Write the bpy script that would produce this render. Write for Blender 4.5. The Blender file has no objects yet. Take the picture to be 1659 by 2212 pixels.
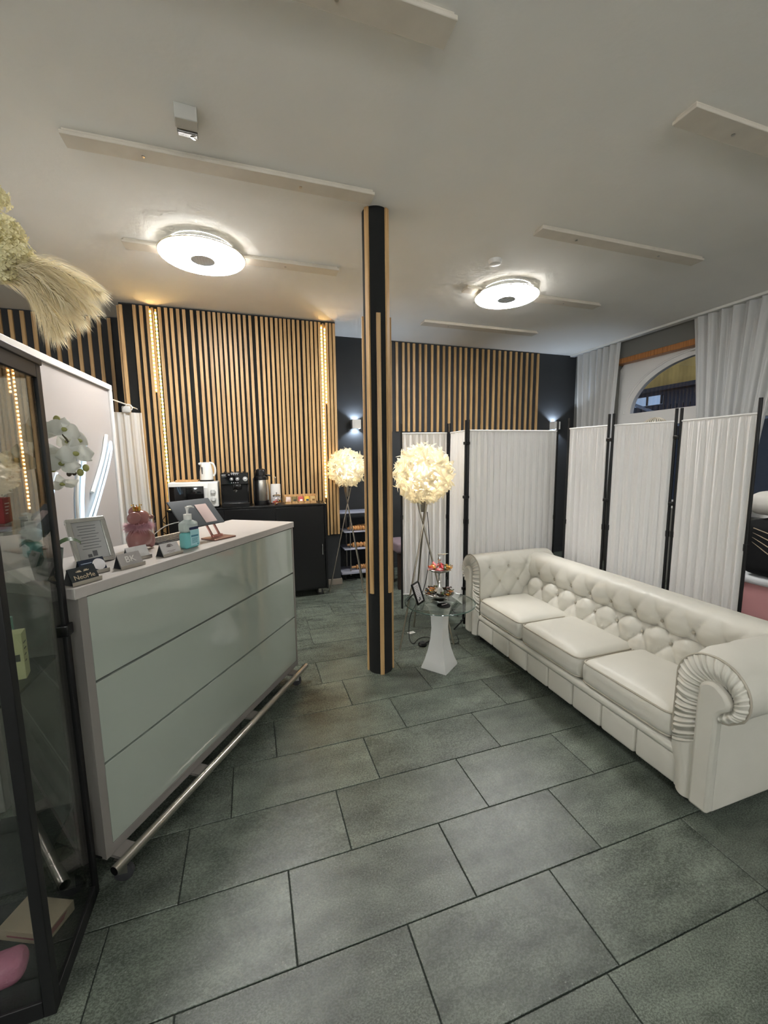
import bpy, bmesh, math, random
from mathutils import Vector, Matrix, Euler
random.seed(7)
S = bpy.context.scene
COL = S.collection
PI = math.pi
def R(d): return math.radians(d)

# ------------------------------------------------------------------ camera
CAM_H, CAM_YAW, CAM_PITCH, CAM_ROLL, CAM_F = 1.4713, R(18.155), R(7.293), R(-0.64), 882.3
def camera_axes():
    cp, sp = math.cos(CAM_PITCH), math.sin(CAM_PITCH)
    F = Vector((0, cp, -sp)); U0 = Vector((0, sp, cp)); R0 = Vector((1, 0, 0))
    c, s = math.cos(CAM_ROLL), math.sin(CAM_ROLL)
    Rr = c*R0 + s*U0; U = -s*R0 + c*U0
    M = Matrix.Rotation(-CAM_YAW, 3, 'Z')
    return M @ F, M @ Rr, M @ U
cF, cR, cU = camera_axes()
cam_data = bpy.data.cameras.new('camera'); cam = bpy.data.objects.new('camera', cam_data); COL.objects.link(cam)
cam_data.sensor_fit = 'VERTICAL'; cam_data.sensor_height = 36.0; cam_data.sensor_width = 27.0
cam_data.lens = CAM_F/2212*36.0; cam_data.clip_start = 0.05; cam_data.clip_end = 100
m = Matrix((cR, cU, -cF)).transposed().to_4x4(); m.translation = Vector((0, 0, CAM_H)); cam.matrix_world = m
S.camera = cam
def in_frame(x, y, z=0.0, pad=80):
    d = Vector((x, y, z-CAM_H)); w = d.dot(cF)
    if w < 0.1: return False
    px = 829.5 + CAM_F*d.dot(cR)/w; py = 1106 - CAM_F*d.dot(cU)/w
    return -pad < px < 1659+pad and -pad < py < 2212+pad

# ------------------------------------------------------------------ world, exposure
W = bpy.data.worlds.new('dusk'); S.world = W; W.use_nodes = True
W.node_tree.nodes['Background'].inputs[0].default_value = (0.36, 0.48, 0.72, 1)
W.node_tree.nodes['Background'].inputs[1].default_value = 0.17
vs = S.view_settings
vs.view_transform = 'Standard'; vs.look = 'None'; vs.exposure = 2.55; vs.gamma = 1.0; vs.use_curve_mapping = False
S.display_settings.display_device = 'sRGB'
cy = S.cycles
cy.max_bounces = 6; cy.diffuse_bounces = 4; cy.glossy_bounces = 2; cy.transmission_bounces = 4; cy.transparent_max_bounces = 10
cy.use_adaptive_sampling = True; cy.adaptive_threshold = 0.09; cy.adaptive_min_samples = 14
cy.sample_clamp_indirect = 6.0; cy.caustics_reflective = False; cy.caustics_refractive = False
cy.use_denoising = True
LAMP_E, FILL_E, FEATHER_E, LED_E, NEON_E, SCONCE_W = 13.0, 16.5, 0.50, 8.0, 0.34, 2.0

# ------------------------------------------------------------------ materials
def srgb(r, g, b):
    f = lambda c: (c/255/12.92) if c/255 <= 0.04045 else ((c/255+0.055)/1.055)**2.4
    return (f(r), f(g), f(b), 1)
MATS = {}
def mat(name, col, rough=0.5, metal=0.0, spec=0.5, var=None, bump=None, trans=0.0, ior=1.45, emit=None, coat=0.0,
        sheen=0.0, transl=0.0, rand=0.0, stretch=(1, 1, 1), alpha=1.0, rvar=0.0):
    """var=(scale, amount[, detail]) colour noise; bump=(scale, strength[, dist]); rand = brightness change per object."""
    if name in MATS: return MATS[name]
    M = bpy.data.materials.new(name); M.use_nodes = True; nt = M.node_tree; N = nt.nodes; L = nt.links
    P = N['Principled BSDF']; out = N['Material Output']
    P.inputs['Base Color'].default_value = col; P.inputs['Roughness'].default_value = rough
    P.inputs['Metallic'].default_value = metal; P.inputs['Specular IOR Level'].default_value = spec
    P.inputs['IOR'].default_value = ior; P.inputs['Transmission Weight'].default_value = trans
    P.inputs['Coat Weight'].default_value = coat; P.inputs['Coat Roughness'].default_value = 0.08
    P.inputs['Sheen Weight'].default_value = sheen; P.inputs['Alpha'].default_value = alpha
    tc = None
    if var or bump or rvar:
        tc = N.new('ShaderNodeTexCoord'); mp = N.new('ShaderNodeMapping'); mp.inputs['Scale'].default_value = stretch
        L.new(tc.outputs['Object'], mp.inputs['Vector'])
    csrc = None
    if var:
        nz = N.new('ShaderNodeTexNoise'); nz.inputs['Scale'].default_value = var[0]
        nz.inputs['Detail'].default_value = var[2] if len(var) > 2 else 4
        L.new(mp.outputs[0], nz.inputs['Vector'])
        mr = N.new('ShaderNodeMapRange'); mr.inputs[1].default_value = 0.25; mr.inputs[2].default_value = 0.75
        mr.inputs[3].default_value = 1-var[1]; mr.inputs[4].default_value = 1+var[1]
        L.new(nz.outputs[0], mr.inputs[0]); csrc = mr.outputs[0]
        if rvar:
            rr = N.new('ShaderNodeMapRange'); rr.inputs[1].default_value = 0.3; rr.inputs[2].default_value = 0.7
            rr.inputs[3].default_value = rough-rvar; rr.inputs[4].default_value = rough+rvar
            L.new(nz.outputs[0], rr.inputs[0]); L.new(rr.outputs[0], P.inputs['Roughness'])
    if rand:
        oi = N.new('ShaderNodeObjectInfo'); mr2 = N.new('ShaderNodeMapRange')
        mr2.inputs[3].default_value = 1-rand; mr2.inputs[4].default_value = 1+rand
        L.new(oi.outputs['Random'], mr2.inputs[0])
        if csrc:
            mu = N.new('ShaderNodeMath'); mu.operation = 'MULTIPLY'; L.new(csrc, mu.inputs[0]); L.new(mr2.outputs[0], mu.inputs[1]); csrc = mu.outputs[0]
        else: csrc = mr2.outputs[0]
    if csrc:
        vm = N.new('ShaderNodeVectorMath'); vm.operation = 'SCALE'; vm.inputs[0].default_value = col[:3]
        L.new(csrc, vm.inputs['Scale']); L.new(vm.outputs[0], P.inputs['Base Color'])
    if bump:
        nb = N.new('ShaderNodeTexNoise'); nb.inputs['Scale'].default_value = bump[0]; nb.inputs['Detail'].default_value = 4
        L.new(mp.outputs[0], nb.inputs['Vector'])
        b = N.new('ShaderNodeBump'); b.inputs['Strength'].default_value = bump[1]; b.inputs['Distance'].default_value = bump[2] if len(bump) > 2 else 0.01
        L.new(nb.outputs[0], b.inputs['Height']); L.new(b.outputs[0], P.inputs['Normal'])
    if emit:
        P.inputs['Emission Color'].default_value = emit[0]; P.inputs['Emission Strength'].default_value = emit[1]
    if transl:
        T = N.new('ShaderNodeBsdfTranslucent'); T.inputs[0].default_value = col
        mx = N.new('ShaderNodeMixShader'); mx.inputs[0].default_value = transl
        L.new(P.outputs[0], mx.inputs[1]); L.new(T.outputs[0], mx.inputs[2]); L.new(mx.outputs[0], out.inputs['Surface'])
    MATS[name] = M
    return M

def glass_mat(name, tint=(1, 1, 1, 1), ior=1.5, rough=0.0):
    """thin pane: clear with Fresnel reflection, no refraction offset"""
    if name in MATS: return MATS[name]
    M = bpy.data.materials.new(name); M.use_nodes = True; nt = M.node_tree; N = nt.nodes; L = nt.links
    N.remove(N['Principled BSDF']); out = N['Material Output']
    tr = N.new('ShaderNodeBsdfTransparent'); tr.inputs[0].default_value = tint
    gl = N.new('ShaderNodeBsdfGlossy'); gl.inputs['Roughness'].default_value = rough
    fr = N.new('ShaderNodeFresnel'); ge = N.new('ShaderNodeNewGeometry'); mi = N.new('ShaderNodeMapRange')
    mi.inputs[3].default_value = ior; mi.inputs[4].default_value = 1.0/ior      # same reflection from either face of the pane
    L.new(ge.outputs['Backfacing'], mi.inputs[0]); L.new(mi.outputs[0], fr.inputs[0])
    mx = N.new('ShaderNodeMixShader')
    L.new(fr.outputs[0], mx.inputs[0]); L.new(tr.outputs[0], mx.inputs[1]); L.new(gl.outputs[0], mx.inputs[2]); L.new(mx.outputs[0], out.inputs['Surface'])
    MATS[name] = M
    return M

def stone_mat():
    M = bpy.data.materials.new('stone_tile'); M.use_nodes = True; nt = M.node_tree; N = nt.nodes; L = nt.links
    P = N['Principled BSDF']
    geo = N.new('ShaderNodeNewGeometry'); oi = N.new('ShaderNodeObjectInfo')
    cmb = N.new('ShaderNodeCombineXYZ')
    ml = N.new('ShaderNodeMath'); ml.operation = 'MULTIPLY'; ml.inputs[1].default_value = 37.0
    L.new(oi.outputs['Random'], ml.inputs[0]); L.new(ml.outputs[0], cmb.inputs[0]); L.new(ml.outputs[0], cmb.inputs[2])
    ad = N.new('ShaderNodeVectorMath'); ad.operation = 'ADD'; L.new(geo.outputs['Position'], ad.inputs[0]); L.new(cmb.outputs[0], ad.inputs[1])
    def noise(scale, detail, stretch=None, rough=0.6):
        n = N.new('ShaderNodeTexNoise'); n.inputs['Scale'].default_value = scale; n.inputs['Detail'].default_value = detail; n.inputs['Roughness'].default_value = rough
        if stretch:
            mp = N.new('ShaderNodeMapping'); mp.inputs['Scale'].default_value = stretch; mp.inputs['Rotation'].default_value = (0, 0, R(20)); L.new(ad.outputs[0], mp.inputs['Vector']); L.new(mp.outputs[0], n.inputs['Vector'])
        else: L.new(ad.outputs[0], n.inputs['Vector'])
        return n
    big = noise(5.0, 5, (1, 2.6, 1)); fine = noise(150, 5, (1, 1.5, 1), 0.75)
    r1 = N.new('ShaderNodeValToRGB'); e = r1.color_ramp.elements
    e[0].position = 0.30; e[0].color = srgb(64, 70, 63); e[1].position = 0.72; e[1].color = srgb(104, 111, 101)
    L.new(big.outputs[0], r1.inputs[0])
    r2 = N.new('ShaderNodeValToRGB'); e = r2.color_ramp.elements
    e[0].position = 0.32; e[0].color = (0.42, 0.43, 0.41, 1); e[1].position = 0.66; e[1].color = (1.5, 1.5, 1.48, 1)
    L.new(fine.outputs[0], r2.inputs[0])
    m1 = N.new('ShaderNodeMix'); m1.data_type = 'RGBA'; m1.blend_type = 'MULTIPLY'; m1.inputs[0].default_value = 1.0
    L.new(r1.outputs[0], m1.inputs[6]); L.new(r2.outputs[0], m1.inputs[7])
    vo = N.new('ShaderNodeTexVoronoi'); vo.inputs['Scale'].default_value = 55; L.new(ad.outputs[0], vo.inputs['Vector'])
    r3 = N.new('ShaderNodeValToRGB'); e = r3.color_ramp.elements
    e[0].position = 0.0; e[0].color = (1, 1, 1, 1); e[1].position = 0.16; e[1].color = (0, 0, 0, 1)
    L.new(vo.outputs['Distance'], r3.inputs[0])
    cn = noise(9, 2); cm = N.new('ShaderNodeMath'); cm.operation = 'GREATER_THAN'; cm.inputs[1].default_value = 0.52; L.new(cn.outputs[0], cm.inputs[0])
    fm = N.new('ShaderNodeMath'); fm.operation = 'MULTIPLY'; L.new(r3.outputs[0], fm.inputs[0]); L.new(cm.outputs[0], fm.inputs[1])
    fs = N.new('ShaderNodeMath'); fs.operation = 'MULTIPLY'; fs.inputs[1].default_value = 0.55; L.new(fm.outputs[0], fs.inputs[0])
    m2 = N.new('ShaderNodeMix'); m2.data_type = 'RGBA'; m2.inputs[7].default_value = srgb(190, 192, 184)
    L.new(fs.outputs[0], m2.inputs[0]); L.new(m1.outputs[2], m2.inputs[6])
    # pale veins
    wv = N.new('ShaderNodeTexWave'); wv.inputs['Scale'].default_value = 0.55; wv.inputs['Distortion'].default_value = 9; wv.inputs['Detail'].default_value = 3; L.new(ad.outputs[0], wv.inputs['Vector'])
    r4 = N.new('ShaderNodeValToRGB'); e = r4.color_ramp.elements; e[0].position = 0.985; e[0].color = (0, 0, 0, 1); e[1].position = 1.0; e[1].color = (0.06, 0.06, 0.06, 1)
    L.new(wv.outputs[0], r4.inputs[0])
    m3 = N.new('ShaderNodeMix'); m3.data_type = 'RGBA'; m3.inputs[7].default_value = srgb(150, 156, 146); L.new(r4.outputs[0], m3.inputs[0]); L.new(m2.outputs[2], m3.inputs[6])
    rr = N.new('ShaderNodeMapRange'); rr.inputs[3].default_value = 0.84; rr.inputs[4].default_value = 1.16; L.new(oi.outputs['Random'], rr.inputs[0])
    vm = N.new('ShaderNodeVectorMath'); vm.operation = 'SCALE'; L.new(m3.outputs[2], vm.inputs[0]); L.new(rr.outputs[0], vm.inputs['Scale'])
    L.new(vm.outputs[0], P.inputs['Base Color'])
    rg = N.new('ShaderNodeMapRange'); rg.inputs[1].default_value = 0.35; rg.inputs[2].default_value = 0.65; rg.inputs[3].default_value = 0.20; rg.inputs[4].default_value = 0.34
    L.new(fine.outputs[0], rg.inputs[0]); L.new(rg.outputs[0], P.inputs['Roughness'])
    b = N.new('ShaderNodeBump'); b.inputs['Strength'].default_value = 0.22; b.inputs['Distance'].default_value = 0.003
    L.new(fine.outputs[0], b.inputs['Height']); L.new(b.outputs[0], P.inputs['Normal'])
    P.inputs['Specular IOR Level'].default_value = 0.5
    MATS['stone_tile'] = M
    return M

def wood_mat(name, c1, c2, rough=0.5):
    M = bpy.data.materials.new(name); M.use_nodes = True; nt = M.node_tree; N = nt.nodes; L = nt.links; P = N['Principled BSDF']
    tc = N.new('ShaderNodeTexCoord'); oi = N.new('ShaderNodeObjectInfo')
    ad = N.new('ShaderNodeVectorMath'); ad.operation = 'ADD'; L.new(tc.outputs['Object'], ad.inputs[0])
    vs_ = N.new('ShaderNodeVectorMath'); vs_.operation = 'SCALE'; vs_.inputs[0].default_value = (9, 5, 13); L.new(oi.outputs['Random'], vs_.inputs['Scale']); L.new(vs_.outputs[0], ad.inputs[1])
    mp = N.new('ShaderNodeMapping'); mp.inputs['Scale'].default_value = (60, 60, 3.0); L.new(ad.outputs[0], mp.inputs['Vector'])
    nz = N.new('ShaderNodeTexNoise'); nz.inputs['Scale'].default_value = 1.0; nz.inputs['Detail'].default_value = 5; L.new(mp.outputs[0], nz.inputs['Vector'])
    cr = N.new('ShaderNodeValToRGB'); cr.color_ramp.elements[0].position = 0.3; cr.color_ramp.elements[0].color = c1; cr.color_ramp.elements[1].position = 0.7; cr.color_ramp.elements[1].color = c2
    L.new(nz.outputs[0], cr.inputs[0])
    mr = N.new('ShaderNodeMapRange'); mr.inputs[3].default_value = 0.85; mr.inputs[4].default_value = 1.1; L.new(oi.outputs['Random'], mr.inputs[0])
    vm = N.new('ShaderNodeVectorMath'); vm.operation = 'SCALE'; L.new(cr.outputs[0], vm.inputs[0]); L.new(mr.outputs[0], vm.inputs['Scale']); L.new(vm.outputs[0], P.inputs['Base Color'])
    P.inputs['Roughness'].default_value = rough
    MATS[name] = M
    return M

M_STONE = stone_mat()
M_GROUT = mat('grout', srgb(44, 50, 45), 0.9)
M_CEIL = mat('ceiling_paint', srgb(240, 238, 232), 0.9, var=(3, 0.02), bump=(40, 0.08, 0.01))
M_BOARD = mat('board_paint', srgb(214, 206, 192), 0.6, var=(8, 0.06))
M_DARK = mat('anthracite_paint', srgb(52, 54, 56), 0.75, var=(4, 0.06))
M_GREYW = mat('grey_paint', srgb(120, 119, 114), 0.85, var=(3, 0.03))
M_WHITEW = mat('white_paint', srgb(205, 203, 198), 0.8)
M_FELT = mat('black_felt', srgb(30, 31, 30), 0.95, bump=(200, 0.2, 0.004))
M_SLAT = wood_mat('oak_slat', srgb(178, 139, 92), srgb(218, 181, 127), 0.45)
M_BEAM = wood_mat('window_beam_wood', srgb(140, 88, 44), srgb(182, 124, 70), 0.4)
M_ROLLER = wood_mat('turned_wood', srgb(176, 118, 66), srgb(222, 170, 110), 0.4)
M_TEAWOOD = wood_mat('tea_box_wood', srgb(186, 138, 84), srgb(222, 180, 124), 0.5)
M_BLACKM = mat('black_metal', srgb(9, 9, 10), 0.5)
M_BLACKP = mat('black_plastic', srgb(16, 16, 17), 0.28)
M_BLACKG = mat('gloss_black', srgb(10, 10, 12), 0.06, coat=0.5)
M_BLACKW = mat('black_laminate', srgb(9, 9, 10), 0.32, var=(30, 0.1))
M_STEEL = mat('brushed_steel', srgb(190, 186, 178), 0.28, metal=1.0, var=(40, 0.05))
M_CHROME = mat('chrome', srgb(225, 225, 225), 0.1, metal=1.0)
M_SILVER = mat('silver_frame', srgb(205, 203, 198), 0.25, metal=0.75)
M_NICKEL = mat('nickel_tube', srgb(172, 164, 150), 0.32, metal=1.0)
M_WHITEP = mat('white_plastic', srgb(228, 227, 222), 0.3)
M_WHITEG = mat('white_lacquer', srgb(226, 225, 222), 0.25)
M_GREYL = mat('grey_laminate', srgb(178, 172, 166), 0.45, var=(60, 0.02))
M_GREYT = mat('grey_trim', srgb(132, 127, 122), 0.4)
M_MINT = mat('mint_glass_panel', srgb(166, 174, 163), 0.05, coat=1.0, spec=0.6)
M_LEATHER = mat('cream_leather', srgb(204, 201, 190), 0.46, var=(6, 0.03), bump=(170, 0.08, 0.003))
M_PIPING = mat('leather_piping', srgb(172, 165, 150), 0.45)
M_VEIL = mat('white_screen_cloth', srgb(240, 238, 236), 0.85, transl=0.12, bump=(350, 0.12, 0.002))
M_CURT = mat('white_curtain_cloth', srgb(226, 226, 224), 0.9, transl=0.35, bump=(300, 0.1, 0.002))
M_FEATHER = mat('cream_feather', srgb(250, 243, 222), 0.8, transl=0.5)
M_LAMPDIFF = mat('lamp_diffuser', srgb(255, 255, 255), 0.4, emit=((1.0, 0.985, 0.965, 1), LAMP_E))
M_FILLDIFF = mat('fill_globe_diffuser', srgb(255, 255, 255), 0.4, emit=((0.965, 0.985, 1.0, 1), FILL_E))  # glow of the added fill globes behind the viewer
M_GLOBE = mat('warm_globe', srgb(255, 240, 215), 0.4, emit=((1.0, 0.90, 0.74, 1), FEATHER_E))
M_LED = mat('warm_led', srgb(255, 236, 190), 0.4, emit=((1.0, 0.68, 0.26, 1), LED_E))
M_NEON = mat('cool_neon', srgb(220, 240, 255), 0.4, emit=((0.40, 0.74, 1.0, 1), NEON_E))
M_SCONLED = mat('cool_sconce_led', srgb(230, 240, 255), 0.4, emit=((0.70, 0.84, 1.0, 1), 12.0))
M_PANE = glass_mat('clear_pane')
M_VITRINE = glass_mat('vitrine_pane', (0.80, 0.82, 0.80, 1), 1.52)
M_TABLEG = glass_mat('table_glass', (0.90, 0.94, 0.92, 1), 1.5)
M_ACRYL = mat('frosted_acrylic', srgb(206, 208, 222), 0.25, transl=0.4)

# ------------------------------------------------------------------ mesh helpers
class MB:
    def __init__(self): self.v = []; self.f = []
    def add(self, vs, fs):
        o = len(self.v); self.v += [tuple(p) for p in vs]; self.f += [tuple(i+o for i in f) for f in fs]; return self
    def box(self, c, s, rot=None):
        hx, hy, hz = s[0]/2, s[1]/2, s[2]/2
        vs = [Vector((sx*hx, sy*hy, sz*hz)) for sz in (-1, 1) for sy in (-1, 1) for sx in (-1, 1)]
        if rot is not None:
            Rm = rot if isinstance(rot, Matrix) else Euler(rot).to_matrix()
            vs = [Rm @ p for p in vs]
        c = Vector(c); vs = [p+c for p in vs]
        return self.add(vs, [(0, 2, 3, 1), (4, 5, 7, 6), (0, 1, 5, 4), (2, 6, 7, 3), (0, 4, 6, 2), (1, 3, 7, 5)])
    def bb(self, x0, x1, y0, y1, z0, z1): return self.box(((x0+x1)/2, (y0+y1)/2, (z0+z1)/2), (abs(x1-x0), abs(y1-y0), abs(z1-z0)))
    def tube(self, pts, r, n=8, closed=False, caps=True):
        pts = [Vector(p) for p in pts]; k = len(pts); rs = r if isinstance(r, (list, tuple)) else [r]*k
        up = None; rings = []
        for i, p in enumerate(pts):
            if closed: t = pts[(i+1) % k]-pts[i-1]
            else: t = pts[min(i+1, k-1)]-pts[max(i-1, 0)]
            if t.length < 1e-9: t = Vector((0, 0, 1))
            t.normalize()
            if up is None:
                up = t.orthogonal().normalized()
            else:
                up = (up - t*up.dot(t))
                up = up.normalized() if up.length > 1e-6 else t.orthogonal().normalized()
            b = t.cross(up)
            rings.append([p + (up*math.cos(2*PI*j/n) + b*math.sin(2*PI*j/n))*rs[i] for j in range(n)])
        o = len(self.v); self.v += [tuple(q) for rg in rings for q in rg]
        last = k if closed else k-1
        for i in range(last):
            a = o+i*n; b2 = o+((i+1) % k)*n
            for j in range(n): self.f.append((a+j, a+(j+1) % n, b2+(j+1) % n, b2+j))
        if caps and not closed:
            self.f.append(tuple(o+j for j in reversed(range(n)))); self.f.append(tuple(o+(k-1)*n+j for j in range(n)))
        return self
    def cyl(self, p0, p1, r0, r1=None, n=16): return self.tube([p0, p1], [r0, r0 if r1 is None else r1], n)
    def lathe(self, prof, c=(0, 0, 0), n=24, M=None, caps=True):
        o = len(self.v); c = Vector(c)
        for (r, z) in prof:
            for j in range(n):
                p = Vector((r*math.cos(2*PI*j/n), r*math.sin(2*PI*j/n), z))
                if M is not None: p = M @ p
                self.v.append(tuple(p+c))
        for i in range(len(prof)-1):
            a, b = o+i*n, o+(i+1)*n
            for j in range(n): self.f.append((a+j, a+(j+1) % n, b+(j+1) % n, b+j))
        if caps and prof[0][0] > 1e-6: self.f.append(tuple(o+j for j in reversed(range(n))))
        if caps and prof[-1][0] > 1e-6: self.f.append(tuple(o+(len(prof)-1)*n+j for j in range(n)))
        return self
    def grid(self, nu, nv, fn, cu=False, cv=False):
        o = len(self.v)
        for i in range(nu):
            for j in range(nv):
                self.v.append(tuple(fn(i/(nu if cu else nu-1), j/(nv if cv else nv-1))))
        for i in range(nu if cu else nu-1):
            for j in range(nv if cv else nv-1):
                i2, j2 = (i+1) % nu, (j+1) % nv
                self.f.append((o+i*nv+j, o+i2*nv+j, o+i2*nv+j2, o+i*nv+j2))
        return self
    def prism(self, poly, h0, h1, fn=lambda a, b, h: (a, b, h)):
        n = len(poly); o = len(self.v)
        self.v += [tuple(fn(a, b, h0)) for a, b in poly] + [tuple(fn(a, b, h1)) for a, b in poly]
        self.f.append(tuple(o+i for i in reversed(range(n)))); self.f.append(tuple(o+n+i for i in range(n)))
        for i in range(n): self.f.append((o+i, o+(i+1) % n, o+n+(i+1) % n, o+n+i))
        return self
    def rbox(self, c, s, r, n=4, crown=0.0, m=6, rot=None):
        """rounded box: subdivided cube, clamped to an inner box and pushed out by r"""
        hx, hy, hz = s[0]/2, s[1]/2, s[2]/2; c = Vector(c); r = min(r, hx, hy, hz)
        Rm = None if rot is None else (rot if isinstance(rot, Matrix) else Euler(rot).to_matrix())
        def coords(h):
            inner = h-r
            a = [-h + r*(1-math.cos(i/n*PI/2)) for i in range(n)]
            mid = [-inner+2*inner*i/m for i in range(m+1)]
            return a + mid + [-q for q in reversed(a)]
        cs = [coords(hx), coords(hy), coords(hz)]
        def fix(p):
            q = Vector((max(-hx+r, min(hx-r, p[0])), max(-hy+r, min(hy-r, p[1])), max(-hz+r, min(hz-r, p[2]))))
            d = Vector(p)-q
            p = q + d.normalized()*r if d.length > 1e-9 else Vector(p)
            if crown and p.z > 0: p.z += crown*max(0, 1-(p.x/hx)**2)*max(0, 1-(p.y/hy)**2)*(p.z/hz)
            if Rm is not None: p = Rm @ p
            return p+c
        h = (hx, hy, hz)
        for ax in range(3):
            a1, a2 = (ax+1) % 3, (ax+2) % 3
            for sg in (-1, 1):
                A, B = cs[a1], cs[a2]; o = len(self.v)
                for a in A:
                    for b in B:
                        p = [0, 0, 0]; p[ax] = sg*h[ax]; p[a1] = a; p[a2] = b
                        self.v.append(tuple(fix(p)))
                nb = len(B)
                for i in range(len(A)-1):
                    for j in range(nb-1):
                        q = (o+i*nb+j, o+(i+1)*nb+j, o+(i+1)*nb+j+1, o+i*nb+j+1)
                        self.f.append(q if sg > 0 else tuple(reversed(q)))
        return self
    def sphere(self, c, r, n=16, s=(1, 1, 1), rot=None):
        Rm = None if rot is None else Euler(rot).to_matrix(); c = Vector(c)
        def fn(u, v):
            a, b = 2*PI*u, PI*v
            p = Vector((r*s[0]*math.sin(b)*math.cos(a), r*s[1]*math.sin(b)*math.sin(a), -r*s[2]*math.cos(b)))
            return (Rm @ p if Rm else p)+c
        return self.grid(n*2, n, fn, cu=True)
    def mesh(self, name, m, smooth=True, angle=38, weld=True):
        me = bpy.data.meshes.new(name); me.from_pydata(self.v, [], self.f)
        if weld:
            b = bmesh.new(); b.from_mesh(me); bmesh.ops.remove_doubles(b, verts=b.verts, dist=1e-5); bmesh.ops.recalc_face_normals(b, faces=b.faces); b.to_mesh(me); b.free()
        if smooth:
            me.shade_smooth(); me.set_sharp_from_angle(angle=R(angle))
        me.materials.append(m); return me
    def build(self, name, m, parent=None, loc=(0, 0, 0), rz=0, bevel=0, smooth=True, angle=38, weld=True):
        o = bpy.data.objects.new(name, self.mesh(name, m, smooth, angle, weld)); COL.objects.link(o)
        o.location = loc; o.rotation_euler = (0, 0, rz) if not isinstance(rz, tuple) else rz
        if parent is not None: o.parent = parent
        if bevel:
            b = o.modifiers.new('bevel', 'BEVEL'); b.width = bevel; b.segments = 2; b.limit_method = 'ANGLE'; b.angle_limit = R(40)
        return o
def put(me, name, parent=None, loc=(0, 0, 0), rz=0):
    o = bpy.data.objects.new(name, me); COL.objects.link(o); o.location = loc
    o.rotation_euler = (0, 0, rz) if not isinstance(rz, tuple) else rz
    if parent is not None: o.parent = parent
    return o
def tag(o, label=None, cat=None, group=None, kind=None):
    if label: o['label'] = label
    if cat: o['category'] = cat
    if group: o['group'] = group
    if kind: o['kind'] = kind
    return o
def thing(name, label, cat, loc=(0, 0, 0), rz=0, group=None):
    o = bpy.data.objects.new(name, None); COL.objects.link(o); o.location = loc; o.empty_display_size = 0.05
    o.rotation_euler = (0, 0, rz) if not isinstance(rz, tuple) else rz
    return tag(o, label, cat, group)
def struct(o): o['kind'] = 'structure'; return o
def text_part(txt, size, m, parent, loc, rot, name='lettering', depth=0.0004, sx=1.0):
    cu = bpy.data.curves.new('t', 'FONT'); cu.body = txt; cu.size = size; cu.extrude = depth; cu.align_x = 'CENTER'; cu.align_y = 'CENTER'
    tmp = bpy.data.objects.new('t', cu); COL.objects.link(tmp)
    bpy.context.view_layer.update()
    me = bpy.data.meshes.new_from_object(tmp.evaluated_get(bpy.context.evaluated_depsgraph_get()))
    bpy.data.objects.remove(tmp); me.materials.clear(); me.materials.append(m)
    o = put(me, name, parent, loc, rot); o.scale = (sx, 1, 1)
    return o
def smooth_path(pts, k=6):
    """Catmull-Rom through pts"""
    P = [Vector(p) for p in pts]; out = []
    for i in range(len(P)-1):
        p0, p1, p2, p3 = P[max(i-1, 0)], P[i], P[i+1], P[min(i+2, len(P)-1)]
        for j in range(k):
            t = j/k
            out.append(0.5*((2*p1) + (p2-p0)*t + (2*p0-5*p1+4*p2-p3)*t*t + (3*p1-p0-3*p2+p3)*t*t*t))
    out.append(P[-1]); return out

# ================================================================== THE ROOM
ZC = 2.985
X0, X1, Y0, Y1 = -3.2, 4.78, -3.6, 5.17
fl = struct(MB().bb(X0, X1, Y0, Y1, -0.05, -0.004).build('floor', M_GROUT))
JOINTS = {0: [0.408, 0.955], 1: [0.063, 0.661, 1.20], 2: [-0.299, 0.299, 0.90], 3: [-0.143, 0.508, 1.162], 4: [0.062, 0.759, 1.411], 5: [0.525, 1.056]}
rest = MB()
def tile_mb(w, d, g=0.0022, c=0.0012):
    a, b = w/2-g, d/2-g
    vs = [(-a, -b, -0.01), (a, -b, -0.01), (a, b, -0.01), (-a, b, -0.01), (-a, -b, -c), (a, -b, -c), (a, b, -c), (-a, b, -c),
          (-a+c, -b+c, 0), (a-c, -b+c, 0), (a-c, b-c, 0), (-a+c, b-c, 0)]
    return vs, [(0, 1, 5, 4), (1, 2, 6, 5), (2, 3, 7, 6), (3, 0, 4, 7), (4, 5, 9, 8), (5, 6, 10, 9), (6, 7, 11, 10), (7, 4, 8, 11), (8, 9, 10, 11)]
rt = random.Random(3)
for k in range(-15, 15):
    ya, yb = 1.0526+0.3*(k-1), 1.0526+0.3*k
    if yb < Y0 or ya > Y1: continue
    ya, yb = max(ya, Y0), min(yb, Y1)
    js = list(JOINTS.get(k, [rt.uniform(-0.3, 0.3)]))
    while js[-1] < X1: js.append(js[-1]+rt.uniform(0.56, 0.68))
    while js[0] > X0: js.insert(0, js[0]-rt.uniform(0.56, 0.68))
    for a, b in zip(js, js[1:]):
        a, b = max(a, X0), min(b, X1)
        if b-a < 0.03: continue
        vs, fs = tile_mb(b-a, yb-ya); cx, cy_ = (a+b)/2, (ya+yb)/2
        if any(in_frame(x, y) for x in (a, b, cx) for y in (ya, yb)):
            MB().add(vs, fs).build('tile', M_STONE, fl, (cx, cy_, 0), smooth=False, weld=False)
        else: rest.add([(x+cx, y+cy_, z) for x, y, z in vs], fs)
tag(rest.build('outlying_tiles', M_STONE, fl, smooth=False, weld=False), kind='stuff')
struct(MB().bb(X0, X1, Y0, Y1, ZC, ZC+0.1).build('ceiling', M_CEIL))
wb = struct(MB().bb(X0, X1+0.3, Y1, Y1+0.15, 0, ZC).build('wall_back', M_DARK))
struct(MB().bb(X0-0.15, X0, Y0, Y1, 0, ZC).build('wall_left', M_WHITEW))
struct(MB().bb(X0, X1, Y0-0.15, Y0, 0, ZC).build('wall_front', M_WHITEW))
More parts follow.
